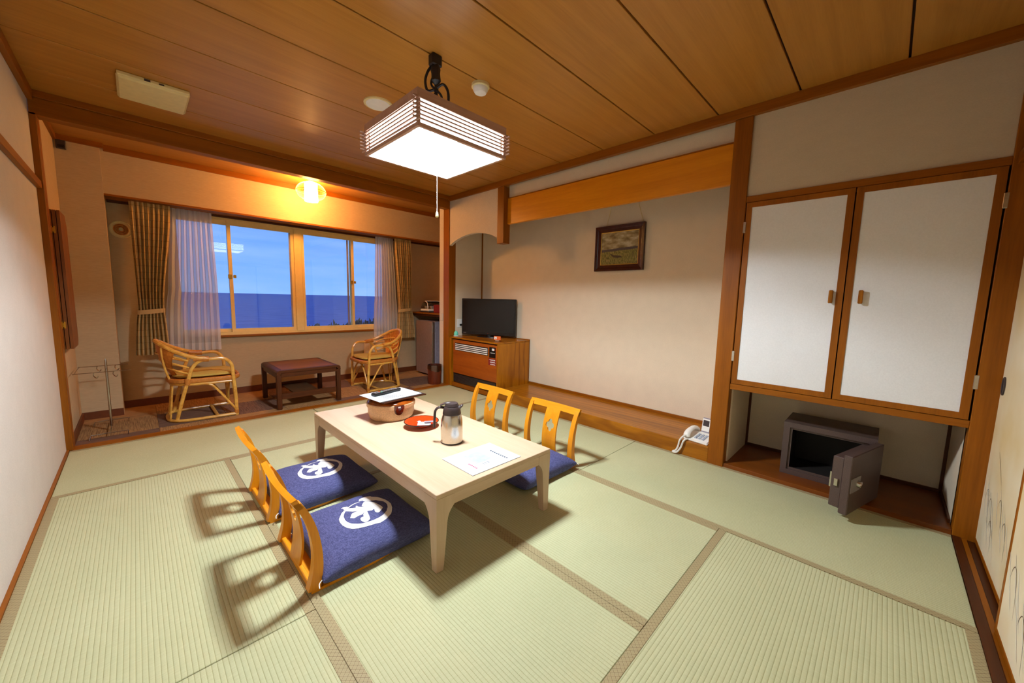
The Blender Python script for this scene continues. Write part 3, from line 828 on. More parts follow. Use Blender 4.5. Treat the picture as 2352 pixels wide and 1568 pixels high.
def make_cushion(name, label):
    t = thing(name, label, 'cushion', (0, 0, 0), 0, 'navy floor cushions on the legless chairs')
    bm = nb(); n = 26
    gr = {}
    for up in (True, False):
        for i in range(n + 1):
            for j in range(n + 1):
                u = math.sin((i / n - .5) * PI) * CHX; v = math.sin((j / n - .5) * PI) * CHY
                edge = i in (0, n) or j in (0, n)
                if not up and edge: gr[(up, i, j)] = gr[(True, i, j)]; continue
                x, y = cpos(u, v); gr[(up, i, j)] = bm.verts.new((x, y, cush_h(u, v, up)))
        for i in range(n):
            for j in range(n): bm.faces.new((gr[(up, i, j)], gr[(up, i + 1, j)], gr[(up, i + 1, j + 1)], gr[(up, i, j + 1)]))
    obj('cushion_cover', bm, M['navy'], t, True)
    bm = nb()
    def on(u, v):
        u = u / 1000 + .018; v = v / 1000
        x, y = cpos(u, v); return (x, y, cush_h(u, v) + .0016)
    for poly in (RING, ARC, GLYPH): fill_poly(bm, poly, on, 9)
    obj('emblem', bm, M['emb'], t, True, label='white brush-drawn crest in a circle')
    for sx in (-1, 1):
        bm = nb(); tube(bm, spline([(-CHX + .004, sx * (CHY - .02), .036), (-CHX - .012, sx * (CHY - .012), .03), (-CHX - .016, sx * (CHY + .004), .022)], 3), .0022, 5)
        obj('corner_tassel', bm, M['emb'], t)
    return t
zs = make_zaisu('floor_chair', 'legless wooden chair nearest the camera, left of the low table')
zs.location = (.905, -2.485, 0)
dup(zs, (.905, -1.82, 0), 0, 'legless wooden chair left of table, the farther one')
dup(zs, (2.67, -2.512, 0), PI, 'legless wooden chair right of table, the nearer one')
dup(zs, (2.67, -1.815, 0), PI, 'legless wooden chair right of table, the farther one beside the alcove')
cu = make_cushion('floor_cushion', 'navy cushion with white crest on nearest left floor chair')
cu.location = (1.205, -2.49, .0125)
dup(cu, (1.205, -1.825, .0125), 0, 'navy cushion with white crest on the farther left floor chair')
dup(cu, (2.375, -2.53, .0125), PI, 'navy cushion on nearer right floor chair, half under the table')
dup(cu, (2.375, -1.82, .0125), PI, 'navy cushion on farther right floor chair, behind the table')

# ------------------------------------------------------------------ things on the low table
pot = thing('tea_canister', 'round stoneware tea canister with amber lid on low table', 'canister', (1.705, -1.835, TH))
bm = nb(); lathe(bm, [(.135, .0), (.148, .012), (.157, .04), (.158, .088), (.150, .088), (.145, .02)], 48, cap1=False); 
bm.faces.new([v for v in bm.verts][-48:]); obj('bowl', bm, M['pot'], pot, True)
bm = nb(); lathe(bm, [(.161, .086), (.165, .09), (.166, .112), (.162, .117)], 48, cap0=True, cap1=True); ld = obj('lid', bm, M['pot'], pot, True)
bm = nb(); lathe(bm, [(.1625, .1165), (.160, .122), (.140, .136), (.110, .143), (.04, .146), (.038, .146)], 48); obj('lid_glaze', bm, M['potlid'], ld, True)
bm = nb()
a0 = -1.72
def cyl_patch(bm, R, a0, half, z0, z1, n=10, round_=False):
    L = []
    for i in range(n + 1):
        f = -1 + 2 * i / n; a = a0 + half * f; zl = z0 + (z1 - z0) * (1 - math.sqrt(max(0, 1 - f * f))) if round_ else z0
        L.append((bm.verts.new((R * math.cos(a), R * math.sin(a), zl)), bm.verts.new((R * math.cos(a), R * math.sin(a), z1))))
    for A, B in zip(L, L[1:]):
        try: bm.faces.new((A[0], B[0], B[1], A[1]))
        except ValueError: pass
cyl_patch(bm, .1672, a0, .21, .088, .118); obj('glaze_drip', bm, M['potdrip'], ld, True)
bm = nb(); cyl_patch(bm, .1590, a0, .21, .048, .0865, round_=True); obj('glaze_drip', bm, M['potdrip'], pot, True)
bm = nb(); cyl_patch(bm, .1678, a0, .05, .100, .110); obj('crest_mark', bm, M['paper'], ld)

# folder, sheet, remote on the canister
ZF = TH + .1465
def slab(name, mat, cx, cy, z, lx, ly, h, ang, label, cat, bev=.001):
    t = nb(); box(t, -lx / 2, lx / 2, -ly / 2, ly / 2, 0, h, bev=bev)
    o = obj(name, t, mat, None, loc=(cx, cy, z), rot=(0, 0, ang)); tag(o, label, cat); return o
fa = .10
fold = thing('guest_folder', 'dark brown guest information folder lying on the tea canister', 'folder', (1.712, -1.83, ZF), fa)
part('lower_cover', M['dark_x'], fold, (-.155, .188, -.150, .13, 0, .007), bev=.001)
part('upper_cover', M['dkplast'], fold, (-.165, .178, -.143, .12, .0075, .012), bev=.001)
sh = thing('printed_sheet', 'laminated white printed sheet on top of the brown folder', 'paper', (1.705, -1.832, ZF + .0125), fa)
part('sheet', M['paper'], sh, (-.17, .165, -.135, .125, 0, .003), bev=.0008)
bm = nb()
for i in range(7):
    x = -.12 + random.uniform(0, .02); y = -.095 + i * .02
    box(bm, x, x + random.uniform(.06, .2), y, y + .0075, .003, .0034)
obj('printed_lines', bm, M['black'], sh)['kind'] = 'stuff'
part('printed_border', M['dkplast'], sh, (-.15, -.148, -.115, .1, .003, .0034), (-.15, .145, -.115, -.113, .003, .0034))
rm = thing('remote_control', 'black remote control with coloured buttons on the printed sheet', 'remote control', (1.69, -1.795, ZF + .016), fa + .12)
part('remote_body', M['black'], rm, (-.115, .115, -.024, .024, 0, .02), bev=.005)
for i in range(10):
    for j in range(3):
        c_ = M['grey']
        if (i, j) == (9, 2): c_ = M['gold']
        elif i == 2: c_ = (M['turq'], M['gold'], M['red'])[j]
        part('button', c_, rm, (-.1 + i * .021, -.088 + i * .021, -.017 + j * .0135, -.008 + j * .0135, .0185, .0222), bev=.0008)

# dish
dish = thing('lacquer_dish', 'round red lacquer dish with black rim holding paper packets', 'dish', (1.752, -2.16, TH))
bm = nb(); lathe(bm, [(.042, 0), (.046, .004), (.048, .011), (.085, .021), (.110, .034), (.1115, .037), (.107, .037), (.083, .0255), (.05, .016), (.02, .015), (.001, .015)], 44)
obj('dish_body', bm, M['red'], dish, True)
bm = nb(); tube(bm, [(.1105 * math.cos(a), .1105 * math.sin(a), .0362) for a in [2 * PI * i / 44 for i in range(44)]], .0030, 6, True); obj('rim', bm, M['blk_lac'], dish, True)
def packet(x, y, ang, lx, ly, lab, mat, z=.024, tilt=0):
    bm = nb(); n = 6
    for i in range(n + 1): pass
    box(bm, -lx / 2, lx / 2, -ly / 2, ly / 2, 0, .004, bev=.0012)
    o = obj('paper_packet', bm, mat, None, loc=(1.752 + x, -2.16 + y, TH + z), rot=(tilt, 0, ang)); tag(o, lab, 'packet')
packet(.008, .045, .3, .022, .016, 'tiny white square packet lying in the red dish', M['paper'], .0165)
packet(-.005, -.042, -.65, .085, .05, 'white napkin packet with crimped edge in red dish', M['paper'], .027, .12)
packet(.03, -.058, -.55, .075, .022, 'slim blue and white stick packet at rim of red dish', M['fridge_s'], .037, .12)

# thermos
th_ = thing('thermos_jug', 'stainless steel thermos jug with dark brown lid and handle', 'jug', (1.742, -2.512, TH))
bm = nb(); lathe(bm, [(.060, 0), (.0645, .004), (.0645, .10), (.062, .135), (.055, .163), (.051, .172)], 40); obj('jug_body', bm, M['steel'], th_, True)
bm = nb(); lathe(bm, [(.0652, 0), (.0655, .006), (.0648, .008)], 40, cap1=False); obj('base_ring', bm, M['dkplast'], th_, True)
bm = nb(); lathe(bm, [(.0535, .170), (.054, .176), (.050, .200), (.046, .212), (.040, .218)], 40)
obj('collar', bm, M['dkplast'], th_, True)
HA = math.radians(135)          # handle direction (image left)
hd = Vector((math.cos(HA), math.sin(HA), 0))
bm = nb(); pts = [hd * .045 + Vector((0, 0, .205)), hd * .078 + Vector((0, 0, .206)), hd * .098 + Vector((0, 0, .185)), hd * .102 + Vector((0, 0, .14)), hd * .104 + Vector((0, 0, .095)), hd * .104 + Vector((0, 0, .085))]
tube(bm, spline(pts, 5), .0095, 10, flat=(1.25, .8)); obj('handle', bm, M['dkplast'], th_, True)
bm = nb(); lathe(bm, [(.038, .216), (.041, .220), (.034, .236), (.015, .240)], 32)
tube(bm, spline([hd * -.02 + Vector((0, 0, .232)), hd * .03 + Vector((0, 0, .236)), hd * .066 + Vector((0, 0, .222))], 5), .011, 8, flat=(1.3, .55)); obj('lid', bm, M['dkplast'], th_, True)
bm = nb(); tube(bm, spline([hd * -.034 + Vector((0, 0, .205)), hd * -.052 + Vector((0, 0, .215)), hd * -.064 + Vector((0, 0, .228))], 4), [.018] * 4 + [.014] * 3 + [.008] * 2, 10, flat=(1.0, .6)); obj('spout', bm, M['dkplast'], th_, True)

# envelope
env = thing('plastic_envelope', 'clear sleeve with white printed map lying on table corner', 'envelope', (1.722, -2.812, TH))
part('sleeve', M['paper'], env, (-.168, .168, -.13, .128, 0, .004), bev=.0012)
def text(s_, x, y, size, mat, parent, rot=0, z=.0043, name='printed_text'):
    cu_ = bpy.data.curves.new(name, 'FONT'); cu_.body = s_; cu_.size = size; cu_.extrude = .0001; cu_.align_x = 'CENTER'; cu_.align_y = 'CENTER'
    tmp = bpy.data.objects.new(name, cu_); COL.objects.link(tmp)
    dg = bpy.context.evaluated_depsgraph_get(); me = bpy.data.meshes.new_from_object(tmp.evaluated_get(dg)); me.name = name
    bpy.data.objects.remove(tmp); me.materials.clear(); me.materials.append(mat)
    o = bpy.data.objects.new(name, me); COL.objects.link(o); o.parent = parent; o.location = (x, y, z); o.rotation_euler = (0, 0, rot); return o
M['inkblue'] = plain('slate_ink', srgb(44, 62, 84), .7); M['inkpink'] = plain('pink_ink', srgb(176, 84, 110), .7); M['inkpale'] = plain('pale_ink', srgb(168, 178, 196), .7)
part('map_print', M['inkpale'], env, (-.075, .035, -.045, .075, .004, .0042))
part('number_label', M['paper'], env, (-.072, .065, -.085, -.048, .0041, .0046))
text('113', -.03, -.066, .03, M['inkblue'], env, 0, .0047)
bm = nb()
for i in range(4): box(bm, .012 + i * .011, .019 + i * .011, -.072, -.060, .0046, .0048)
obj('label_line', bm, M['inkpale'], env)['kind'] = 'stuff'
bm = nb()
for i in range(9): box(bm, .09, .1, -.10 + i * .016, -.089 + i * .016, .004, .0043)
obj('title_line', bm, M['inkblue'], env)['kind'] = 'stuff'
bm = nb()
for i in range(6): box(bm, -.108, -.099, -.085 + i * .012, -.076 + i * .012, .004, .0043)
obj('pink_line', bm, M['inkpink'], env)['kind'] = 'stuff'

# ------------------------------------------------------------------ pendant lamp
LX, LY, LB, LT, LH = 1.732, -2.352, 2.02, 2.19, .287
lp = thing('pendant_lamp', 'square slatted pendant lamp glowing white over the low table', 'lamp', (LX, LY, LB))
h_ = LT - LB
def sqring(bm, o, i, z0, z1):
    va = [[bm.verts.new((x * o, y * o, z)) for x, y in ((-1, -1), (1, -1), (1, 1), (-1, 1))] for z in (z0, z1)]
    vb = [[bm.verts.new((x * i, y * i, z)) for x, y in ((-1, -1), (1, -1), (1, 1), (-1, 1))] for z in (z0, z1)]
    for a in range(4):
        b = (a + 1) % 4
        for s_ in (0, 1): bm.faces.new((va[s_][a], va[s_][b], vb[s_][b], vb[s_][a]))
        bm.faces.new((va[0][a], va[0][b], va[1][b], va[1][a])); bm.faces.new((vb[0][a], vb[0][b], vb[1][b], vb[1][a]))
bm = nb(); sqring(bm, LH, LH - .012, h_ - .040, h_); obj('top_frame', bm, M['lampwood'], lp)
bm = nb(); sqring(bm, LH, LH - .016, .0, .018); obj('bottom_frame', bm, M['lampwood'], lp)
bm = nb(); sqring(bm, LH - .012, LH - .095, h_ - .012, h_ - .006); obj('top_board', bm, M['lampwood'], lp)
for sx in (-1, 1):
    for sy in (-1, 1):
        x0, x1 = sorted((sx * (LH - .002), sx * (LH - .016))); y0, y1 = sorted((sy * (LH - .002), sy * (LH - .016)))
        part('corner_post', M['lampwood'], lp, (x0, x1, y0, y1, .018, h_ - .040))
for i in range(6):
    z = .022 + i * .0185
    for s_ in (-1, 1):
        a, b = sorted((s_ * (LH - .001), s_ * (LH + .006)))
        part('slat', M['lampwood'], lp, (a, b, -LH - .026, LH + .026, z, z + .0065))
        part('slat', M['lampwood'], lp, (-LH - .026, LH + .026, a, b, z + .009, z + .0155))
bm = nb(); box(bm, -LH + .018, LH - .018, -LH + .018, LH - .018, .003, .007); obj('bottom_diffuser', bm, M['lamp_b'], lp)
for s_ in (-1, 1):
    a, b = sorted((s_ * (LH - .020), s_ * (LH - .024)))
    part('side_diffuser', M['lamp'], lp, (a, b, -LH + .026, LH - .026, .012, h_ - .038))
    part('side_diffuser', M['lamp'], lp, (-LH + .026, LH - .026, a, b, .012, h_ - .038))
bm = nb(); tube(bm, [(.10 * math.cos(a), .10 * math.sin(a), h_ - .06) for a in [2 * PI * i / 18 for i in range(18)]], .014, 6, True); obj('ring_tube', bm, M['tube'], lp, True)
bm = nb(); lathe(bm, [(.134, h_ - .058), (.128, h_ - .036), (.001, h_ - .036), (.001, h_ - .034), (.131, h_ - .034)], 36, cap0=False, cap1=False); obj('reflector_dish', bm, M['white'], lp, True)
bm = nb(); box(bm, -.05, .05, -LH + .1, LH - .1, h_ - .032, h_ - .02, bev=.003); obj('cross_bar', bm, M['white'], lp)
bm = nb(); box(bm, -.032, .032, -.024, .024, H - LB - .06, H - LB, bev=.006); obj('ceiling_hook', bm, M['cord_blk'], lp)
bm = nb(); zz0, zz1 = h_ - .02, H - LB - .05
pts = spline([(0, 0, zz0), (.008, .004, zz0 + .07), (-.008, 0, zz0 + .15), (.006, 0, zz0 + .21), (0, 0, zz1)], 8)
tube(bm, pts, [.008 + .006 * abs(math.sin(i * 1.1)) + (.014 if i > len(pts) * .8 else 0) for i in range(len(pts))], 8); obj('chain_cover', bm, M['cord_blk'], lp, True)
bm = nb()
tube(bm, spline([(.0, .0, h_ + .03), (-.035, .035, h_ + .035), (-.062, .062, h_ + .07), (-.07, .07, h_ + .11), (-.045, .045, h_ + .135), (.0, .0, h_ + .115), (.035, -.035, h_ + .10), (.052, -.052, h_ + .13), (.05, -.05, h_ + .19), (.03, -.03, h_ + .225), (0, 0, h_ + .20), (-.03, .03, h_ + .19), (-.04, .04, h_ + .24), (-.03, .03, h_ + .29), (-.012, .01, H - LB - .05)], 6), .0075, 7); obj('power_cord', bm, M['cord_blk'], lp, True)
bm = nb(); tube(bm, spline([(.0, .0, h_ + .05), (.03, -.02, h_ + .07), (.02, -.03, h_ + .16), (-.015, .02, h_ + .23), (.02, -.01, H - LB - .05)], 6), .0065, 7); obj('power_cord', bm, M['cord_blk'], lp, True)
bm = nb(); tube(bm, [(.012, .0, .002), (.012, 0, -.30)], .0016, 6); pc = obj('pull_cord', bm, M['white'], lp, True)
bm = nb(); lathe(bm, [(.004, -.30), (.006, -.304), (.0095, -.328), (.008, -.332)], 12, (.012, 0, 0)); obj('pull_knob', bm, M['cream'], pc, True)

# ceiling fixtures
o = thing('smoke_detector', 'white smoke detector on ceiling beside the pendant hook', 'smoke detector', (2.09, -2.32, H))
bm = nb(); lathe(bm, [(.056, 0), (.057, -.018), (.053, -.022)], 32); obj('detector_base', bm, M['cream'], o, True)
bm = nb(); lathe(bm, [(.047, -.022), (.046, -.036), (.036, -.052), (.001, -.055)], 32); obj('sensor_head', bm, M['white'], o, True)
o = thing('ceiling_speaker', 'flat round white disc on ceiling left of the pendant lamp', 'speaker', (1.752, -1.608, H))
bm = nb(); lathe(bm, [(.097, 0), (.096, -.008), (.084, -.010)], 40); obj('rim', bm, M['cream'], o, True)
bm = nb(); lathe(bm, [(.083, -.009), (.080, -.0125), (.001, -.0135)], 40); obj('cover', bm, M['white'], o, True)
o = thing('ceiling_receiver', 'yellowed rectangular plastic box fixed flat to ceiling', 'ceiling box', (.635, -.575, H))
part('cover', M['cream'], o, (-.176, .176, -.20, .18, -.03, -.0), bev=.012)
part('front_strip', M['cream'], o, (-.172, .172, -.225, -.20, -.024, -.001), bev=.004)
part('sensor_window', M['dkplast'], o, (-.05, -.02, -.2255, -.222, -.02, -.006)); part('sensor_window', M['dkplast'], o, (.02, .045, -.2255, -.222, -.018, -.008))

# engawa lamp
el = thing('globe_lamp', 'small warm ceiling lamp with paper drum in a wire globe', 'lamp', (1.972, .555, 2.55))
bm = nb(); lathe(bm, [(.045, 0), (.045, -.012), (.02, -.02), (.02, -.045)], 24); obj('ceiling_mount', bm, M['wirecage'], el, True)
bm = nb(); lathe(bm, [(.064, -.05), (.066, -.07), (.071, -.258)], 20, cap0=False); sd_ = obj('drum_shade', bm, M['warm'], el, True)
bm = nb(); tube(bm, [(.072 * math.cos(a), .072 * math.sin(a), -.262) for a in [2 * PI * i / 32 for i in range(32)]], .0028, 6, True); obj('shade_rim', bm, M['wirecage'], sd_, True)
gr_ = .155
for zz, rr in ((-.15, .158),):
    bm = nb(); tube(bm, [(rr * math.cos(a), rr * math.sin(a), zz) for a in [2 * PI * i / 40 for i in range(40)]], .0034, 6, True); obj('hoop', bm, M['wirecage'], el, True)
bm = nb()
for i in range(56):
    a = 2 * PI * i / 56
    tube(bm, [((.05 + .106 * math.sin(PI * t) ** .6) * math.cos(a), (.05 + .106 * math.sin(PI * t) ** .6) * math.sin(a), -.045 - .21 * t) for t in [j / 9 for j in range(10)]], .0011, 4)
g_ = obj('wire_globe', bm, M['wirecage'], el); g_['kind'] = 'stuff'

# ------------------------------------------------------------------ alcove things
tvc = thing('tv_cabinet', 'grained wooden cabinet under the television housing a heater', 'cabinet', (W, -.5, 0))
Lc = .5
part('cabinet_top', M['keyaki_y'], tvc, (-.008, .565, -.50, .497, .672, .693), bev=.003)
part('side_panel', M['keyaki_z'], tvc, (.0, .56, -.50, -.478, .0, .672), bev=.001)
part('side_panel', M['keyaki_z'], tvc, (.0, .56, .455, .497, .0, .672), bev=.001)
part('plinth', M['post_y'], tvc, (.012, .03, -.478, .455, .0, .055))
part('back_panel', M['dark_y'], tvc, (.45, .46, -.478, .455, .0, .672))
part('top_lip', M['post_y'], tvc, (.55, .565, -.50, .497, .693, .703))
ht = thing('gas_heater', 'wood-veneered heater with white louvres inside TV cabinet', 'heater', (W + .02, -.5, .055))
part('heater_body', M['heat'], ht, (.004, .40, -.462, .43, .0, .60), bev=.006)
part('front_panel', M['heat'], ht, (-.006, .004, -.462, .43, .135, .60), bev=.004)
lv = part('louvre_recess', M['black'], ht, (-.0075, -.006, -.30, .385, .455, .558))
for i in range(4): part('louvre', M['white'], lv, (-.014, -.007, -.292, .375, .463 + i * .0235, .475 + i * .0235), bev=.002)
cp = part('control_panel', M['black'], ht, (-.0085, -.006, -.44, -.325, .44, .572))
bm = nb(); box(bm, -.0105, -.008, -.415, -.375, .53, .556, bev=.002); obj('display', bm, M['white'], cp)
part('indicator', M['red'], cp, (-.0105, -.008, -.43, -.42, .535, .55))
bm = nb()
for i in range(5): box(bm, -.010, -.008, -.43 + i * .017, -.418 + i * .017, .497, .503)
obj('control_mark', bm, M['white'], cp)['kind'] = 'stuff'
st = part('warning_label', M['sticker'], ht, (-.0075, -.006, -.445, -.31, .345, .43))
bm = nb()
for i in range(3):
    for j in range(2): box(bm, -.0082, -.0074, -.44 + random.uniform(0, .01), -.325 - random.uniform(0, .03), .352 + i * .027 + j * .007, .356 + i * .027 + j * .007)
obj('label_text', bm, M['white'], st)['kind'] = 'stuff'
gl_ = part('lower_grille', M['black'], ht, (-.0045, .004, -.45, .42, .012, .132))
for i in range(7): part('grille_slat', M['dkplast'], gl_, (-.0095, -.0045, -.445, .415, .02 + i * .0155, .026 + i * .0155))

tv_ang = math.atan2(.34, -.72)
tv = thing('television', 'black flat screen television on the wooden cabinet', 'television', (3.85, -.43, .6935))
u = Vector((3.68 - 4.02, -.07 + .79, 0)).normalized(); tv.rotation_euler = (0, 0, math.atan2(u.y, u.x) - PI / 2)
part('casing', M['black'], tv, (-.0, .035, -.40, .40, .03, .525), bev=.006)
part('screen', M['screen'], tv, (-.0015, .002, -.378, .378, .072, .502))
part('rear_housing', M['black'], tv, (.03, .07, -.28, .28, .1, .42), bev=.012)
bm = nb(); lathe(bm, [(.13, 0), (.128, .008), (.03, .014), (.028, .05)], 36); stn = obj('stand', bm, M['black'], tv, True); stn.scale = (.75, 1.3, 1); stn.location = (.03, 0, 0)
part('power_light', M['red'], tv, (-.002, .0, -.003, .003, .05, .054)); part('logo_mark', M['grey'], tv, (-.002, .0, .33, .37, .047, .054))
o = thing('egg_lamp', 'small turquoise egg-shaped night light on the TV cabinet', 'night light', (3.60, -.045, .693))
bm = nb(); lathe(bm, [(.034, 0), (.035, .004), (.030, .008)], 28); obj('saucer', bm, M['white'], o, True)
bm = nb(); lathe(bm, [(.027, .008), (.030, .022), (.0285, .042), (.02, .062), (.009, .073), (.001, .075)], 28); obj('egg_shell', bm, M['turq'], o, True)
o = thing('card_sign', 'small orange notice card on stand beside the television', 'card', (3.63, -.86, .693), .45)
part('card', M['orange'], o, (-.002, .002, -.045, .045, .018, .065)); part('card_stand', M['steel'], o, (-.012, .012, -.025, .025, 0, .018), bev=.002)
cd = o.children[0]; part('no_smoking_mark', M['white'], cd, (-.0026, -.002, .006, .036, .026, .056)); part('mark_bar', M['black'], cd, (-.003, -.0026, .014, .028, .036, .044))
o = thing('wall_outlet', 'white wall outlet behind the television', 'outlet', (3.69, 0, .868))
part('plate', M['white'], o, (-.045, .045, -.008, 0, -.06, .06), bev=.003); part('plug', M['black'], o, (-.005, .03, -.04, -.008, -.035, -.01), bev=.004)
# painting
pt = thing('framed_painting', 'dark framed oil painting of a boat in reeds hanging in alcove', 'painting', (4.098, -2.225, 1.545))
pw, ph_ = .28, .47
for i, (o_, i_, x0, mt) in enumerate(((0, .022, -.038, 'frame'), (.022, .034, -.030, 'frame'), (.034, .062, -.024, 'frame'), (.062, .070, -.02, 'gold'))):
    bm = nb()
    A = [(-pw + o_, o_), (pw - o_, o_), (pw - o_, ph_ - o_), (-pw + o_, ph_ - o_)]; B = [(-pw + i_, i_), (pw - i_, i_), (pw - i_, ph_ - i_), (-pw + i_, ph_ - i_)]
    va = [[bm.verts.new((x, y, z)) for y, z in A] for x in (x0, -.002)]; vb = [[bm.verts.new((x + (.004 if x == x0 else 0), y, z)) for y, z in B] for x in (x0, -.002)]
    for a in range(4):
        b = (a + 1) % 4
        for s_ in (0, 1): bm.faces.new((va[s_][a], va[s_][b], vb[s_][b], vb[s_][a]))
        bm.faces.new((va[0][a], va[0][b], va[1][b], va[1][a])); bm.faces.new((vb[0][a], vb[0][b], vb[1][b], vb[1][a]))
    obj(('outer_moulding', 'middle_moulding', 'inner_moulding', 'gilt_slip')[i], bm, M[mt], pt)
bm = nb(); uvl = bm.loops.layers.uv.new('UVMap')
vv = [bm.verts.new(p) for p in ((-.012, pw - .068, .068), (-.012, -pw + .068, .068), (-.012, -pw + .068, ph_ - .068), (-.012, pw - .068, ph_ - .068))]
f = bm.faces.new(vv)
for lp_, uv in zip(f.loops, ((0, 0), (1, 0), (1, 1), (0, 1))): lp_[uvl].uv = uv
cv = obj('canvas', bm, M['canvas'], pt)
bm = nb(); fill_poly(bm, [(.11, .185), (.06, .165), (.0, .158), (-.03, .152), (-.025, .14), (.02, .135), (.07, .145)], lambda a, b: (-.0128, a, b)); obj('painted_boat', bm, M['boatp'], cv)
bm = nb()
for a in ((-.165, .13, -.155, .19), (-.175, .13, -.16, .19), (-.145, .13, -.157, .19)):
    dx = .0012; vs4 = [bm.verts.new((-.0128, q_[0], q_[1])) for q_ in ((a[0] - dx, a[1]), (a[0] + dx, a[1]), (a[2] + dx, a[3]), (a[2] - dx, a[3]))]; bm.faces.new(vs4)
obj('painted_pole', bm, M['boatp'], cv)['kind'] = 'stuff'
bm = nb()
tube(bm, [(-.004, .175, ph_ - .02), (-.006, .10, .76)], .0028, 5); obj('hanging_string', bm, M['cream'], pt)
bm = nb(); tube(bm, [(-.004, -.255, ph_ - .02), (-.006, -.155, .76)], .0028, 5); obj('hanging_string', bm, M['cream'], pt)

# telephone
ph = thing('telephone', 'white corded desk telephone on the alcove sill by the post', 'telephone', (3.635, -3.300, .118), math.radians(-6))
bm = nb()
prof = [(-.09, 0), (.09, 0), (.09, .045), (.06, .048), (-.085, .022), (-.09, .018)]
prism(bm, prof, lambda a, b, h: (a, h, b), -.095, .095); bmesh.ops.bevel(bm, geom=list(bm.edges), offset=.005, segments=2, affect='EDGES'); obj('phone_base', bm, M['white'], ph, True)
bm = nb(); pts = spline([(-.085, .07, .032), (-.082, .07, .052), (-.05, .07, .070), (.0, .07, .080), (.05, .07, .078), (.085, .07, .062), (.088, .07, .048)], 4)
tube(bm, pts, [.020 + .006 * abs(1 - 2 * i / (len(pts) - 1)) for i in range(len(pts))], 10, flat=(1.1, .7)); obj('handset', bm, M['white'], ph, True)
for i in range(4):
    for j in range(3): part('key', M['inkpale'], ph, (-.065 + i * .024, -.05 + i * .024, -.055 + j * .028, -.037 + j * .028, .027 + i * .0042, .034 + i * .0042), bev=.001)
d = obj('display_stand', (lambda b: (box(b, -.008, .008, -.034, .034, 0, .13, bev=.006), b)[1])(nb()), M['fridge_s'], ph, loc=(.085, -.0, .035), rot=(0, .18, 0))
part('display', M['dkplast'], d, (-.0095, -.0075, -.024, .024, .062, .11))
part('display_bezel', M['white'], d, (-.0088, -.0075, -.03, .03, .02, .122), bev=.0005)
bm = nb()
pa = math.radians(-6); ca, sa_ = math.cos(pa), math.sin(pa)
def ploc(x, y, z): dx, dy = x - 3.635, y + 3.300; return (ca * dx + sa_ * dy, -sa_ * dx + ca * dy, z - .118)
path = spline([ploc(*q_) for q_ in ((3.553, -3.225, .160), (3.525, -3.205, .150), (3.503, -3.188, .118), (3.502, -3.180, .07), (3.500, -3.165, .03), (3.495, -3.145, .016), (3.488, -3.155, .014), (3.494, -3.178, .02), (3.502, -3.20, .06), (3.503, -3.215, .112), (3.522, -3.224, .130), (3.552, -3.232, .130))], 52)
co = []
for i, p in enumerate(path):
    t = (path[min(i + 1, len(path) - 1)] - path[max(i - 1, 0)]).normalized(); s1 = t.orthogonal().normalized(); s2 = t.cross(s1)
    a = i * 1.05
    co.append(p + (s1 * math.cos(a) + s2 * math.sin(a)) * .0055)
tube(bm, co, .0026, 5); obj('coiled_cord', bm, M['white'], ph, True)

# safe in the niche
sf = thing('safe', 'dark grey steel safe standing open in the niche', 'safe', (3.671, -4.075, .0285))
SW, SH, SD = .24, .374, .33
def open_box(bm, hw, h, dp, t):
    o_ = [(-hw, 0), (hw, 0), (hw, h), (-hw, h)]; i_ = [(-hw + t, t), (hw - t, t), (hw - t, h - t), (-hw + t, h - t)]
    of = [bm.verts.new((0, y, z)) for y, z in o_]; ob = [bm.verts.new((dp, y, z)) for y, z in o_]; if_ = [bm.verts.new((0, y, z)) for y, z in i_]; ib = [bm.verts.new((dp - t, y, z)) for y, z in i_]
    for a in range(4):
        b = (a + 1) % 4
        bm.faces.new((of[a], of[b], if_[b], if_[a])); bm.faces.new((of[b], of[a], ob[a], ob[b])); bm.faces.new((if_[a], if_[b], ib[b], ib[a]))
    bm.faces.new(ob); bm.faces.new(list(reversed(ib)))
bm = nb(); open_box(bm, SW, SH, SD, .036); obj('safe_body', bm, M['safe'], sf)
bm = nb(); open_box(bm, SW - .036, SH - .072, .02, .014); 
for v in bm.verts: v.co.z += .036; v.co.x += .012
bmesh.ops.delete(bm, geom=[f for f in bm.faces if all(abs(v.co.x - .032) < .001 for v in f.verts) or all(abs(v.co.x - .018) < .001 for v in f.verts)], context='FACES')
obj('inner_rim', bm, M['safe'], sf)
bm = nb(); open_box(bm, SW - .038, SH - .076, SD - .06, .003)
for v in bm.verts: v.co.z += .038; v.co.x += .025
obj('lining', bm, M['safe_in'], sf)
dr = bpy.data.objects.new('safe_door', None)
bm = nb(); box(bm, -.040, .0, 0, .44, 0, .345, bev=.004)
dr = obj('safe_door', bm, M['safe'], sf, loc=(-.012, -SW + .01, .015), rot=(0, 0, math.radians(74)))
part('inner_slab', M['safe'], dr, (.0, .052, .04, .428, .022, .322), bev=.004)
part('bolt', M['steel'], dr, (.016, .034, .427, .440, .15, .195), bev=.002)
part('bolt_guard', M['steel'], dr, (.052, .060, .36, .42, .13, .22))
part('lock_plate', M['grey'], dr, (-.044, -.040, .31, .432, .13, .215), bev=.001)
bm = nb()
for i in range(1): lathe(bm, [(.02, 0), (.018, .016), (.010, .02)], 20)
obj('lock_knob', bm, M['steel'], dr, True, loc=(-.044, .345, .172), rot=(0, -PI / 2, 0))
for zz in (.04, .28): part('hinge_knuckle', M['safe'], dr, (-.01, .01, -.012, .006, zz, zz + .05), bev=.003)

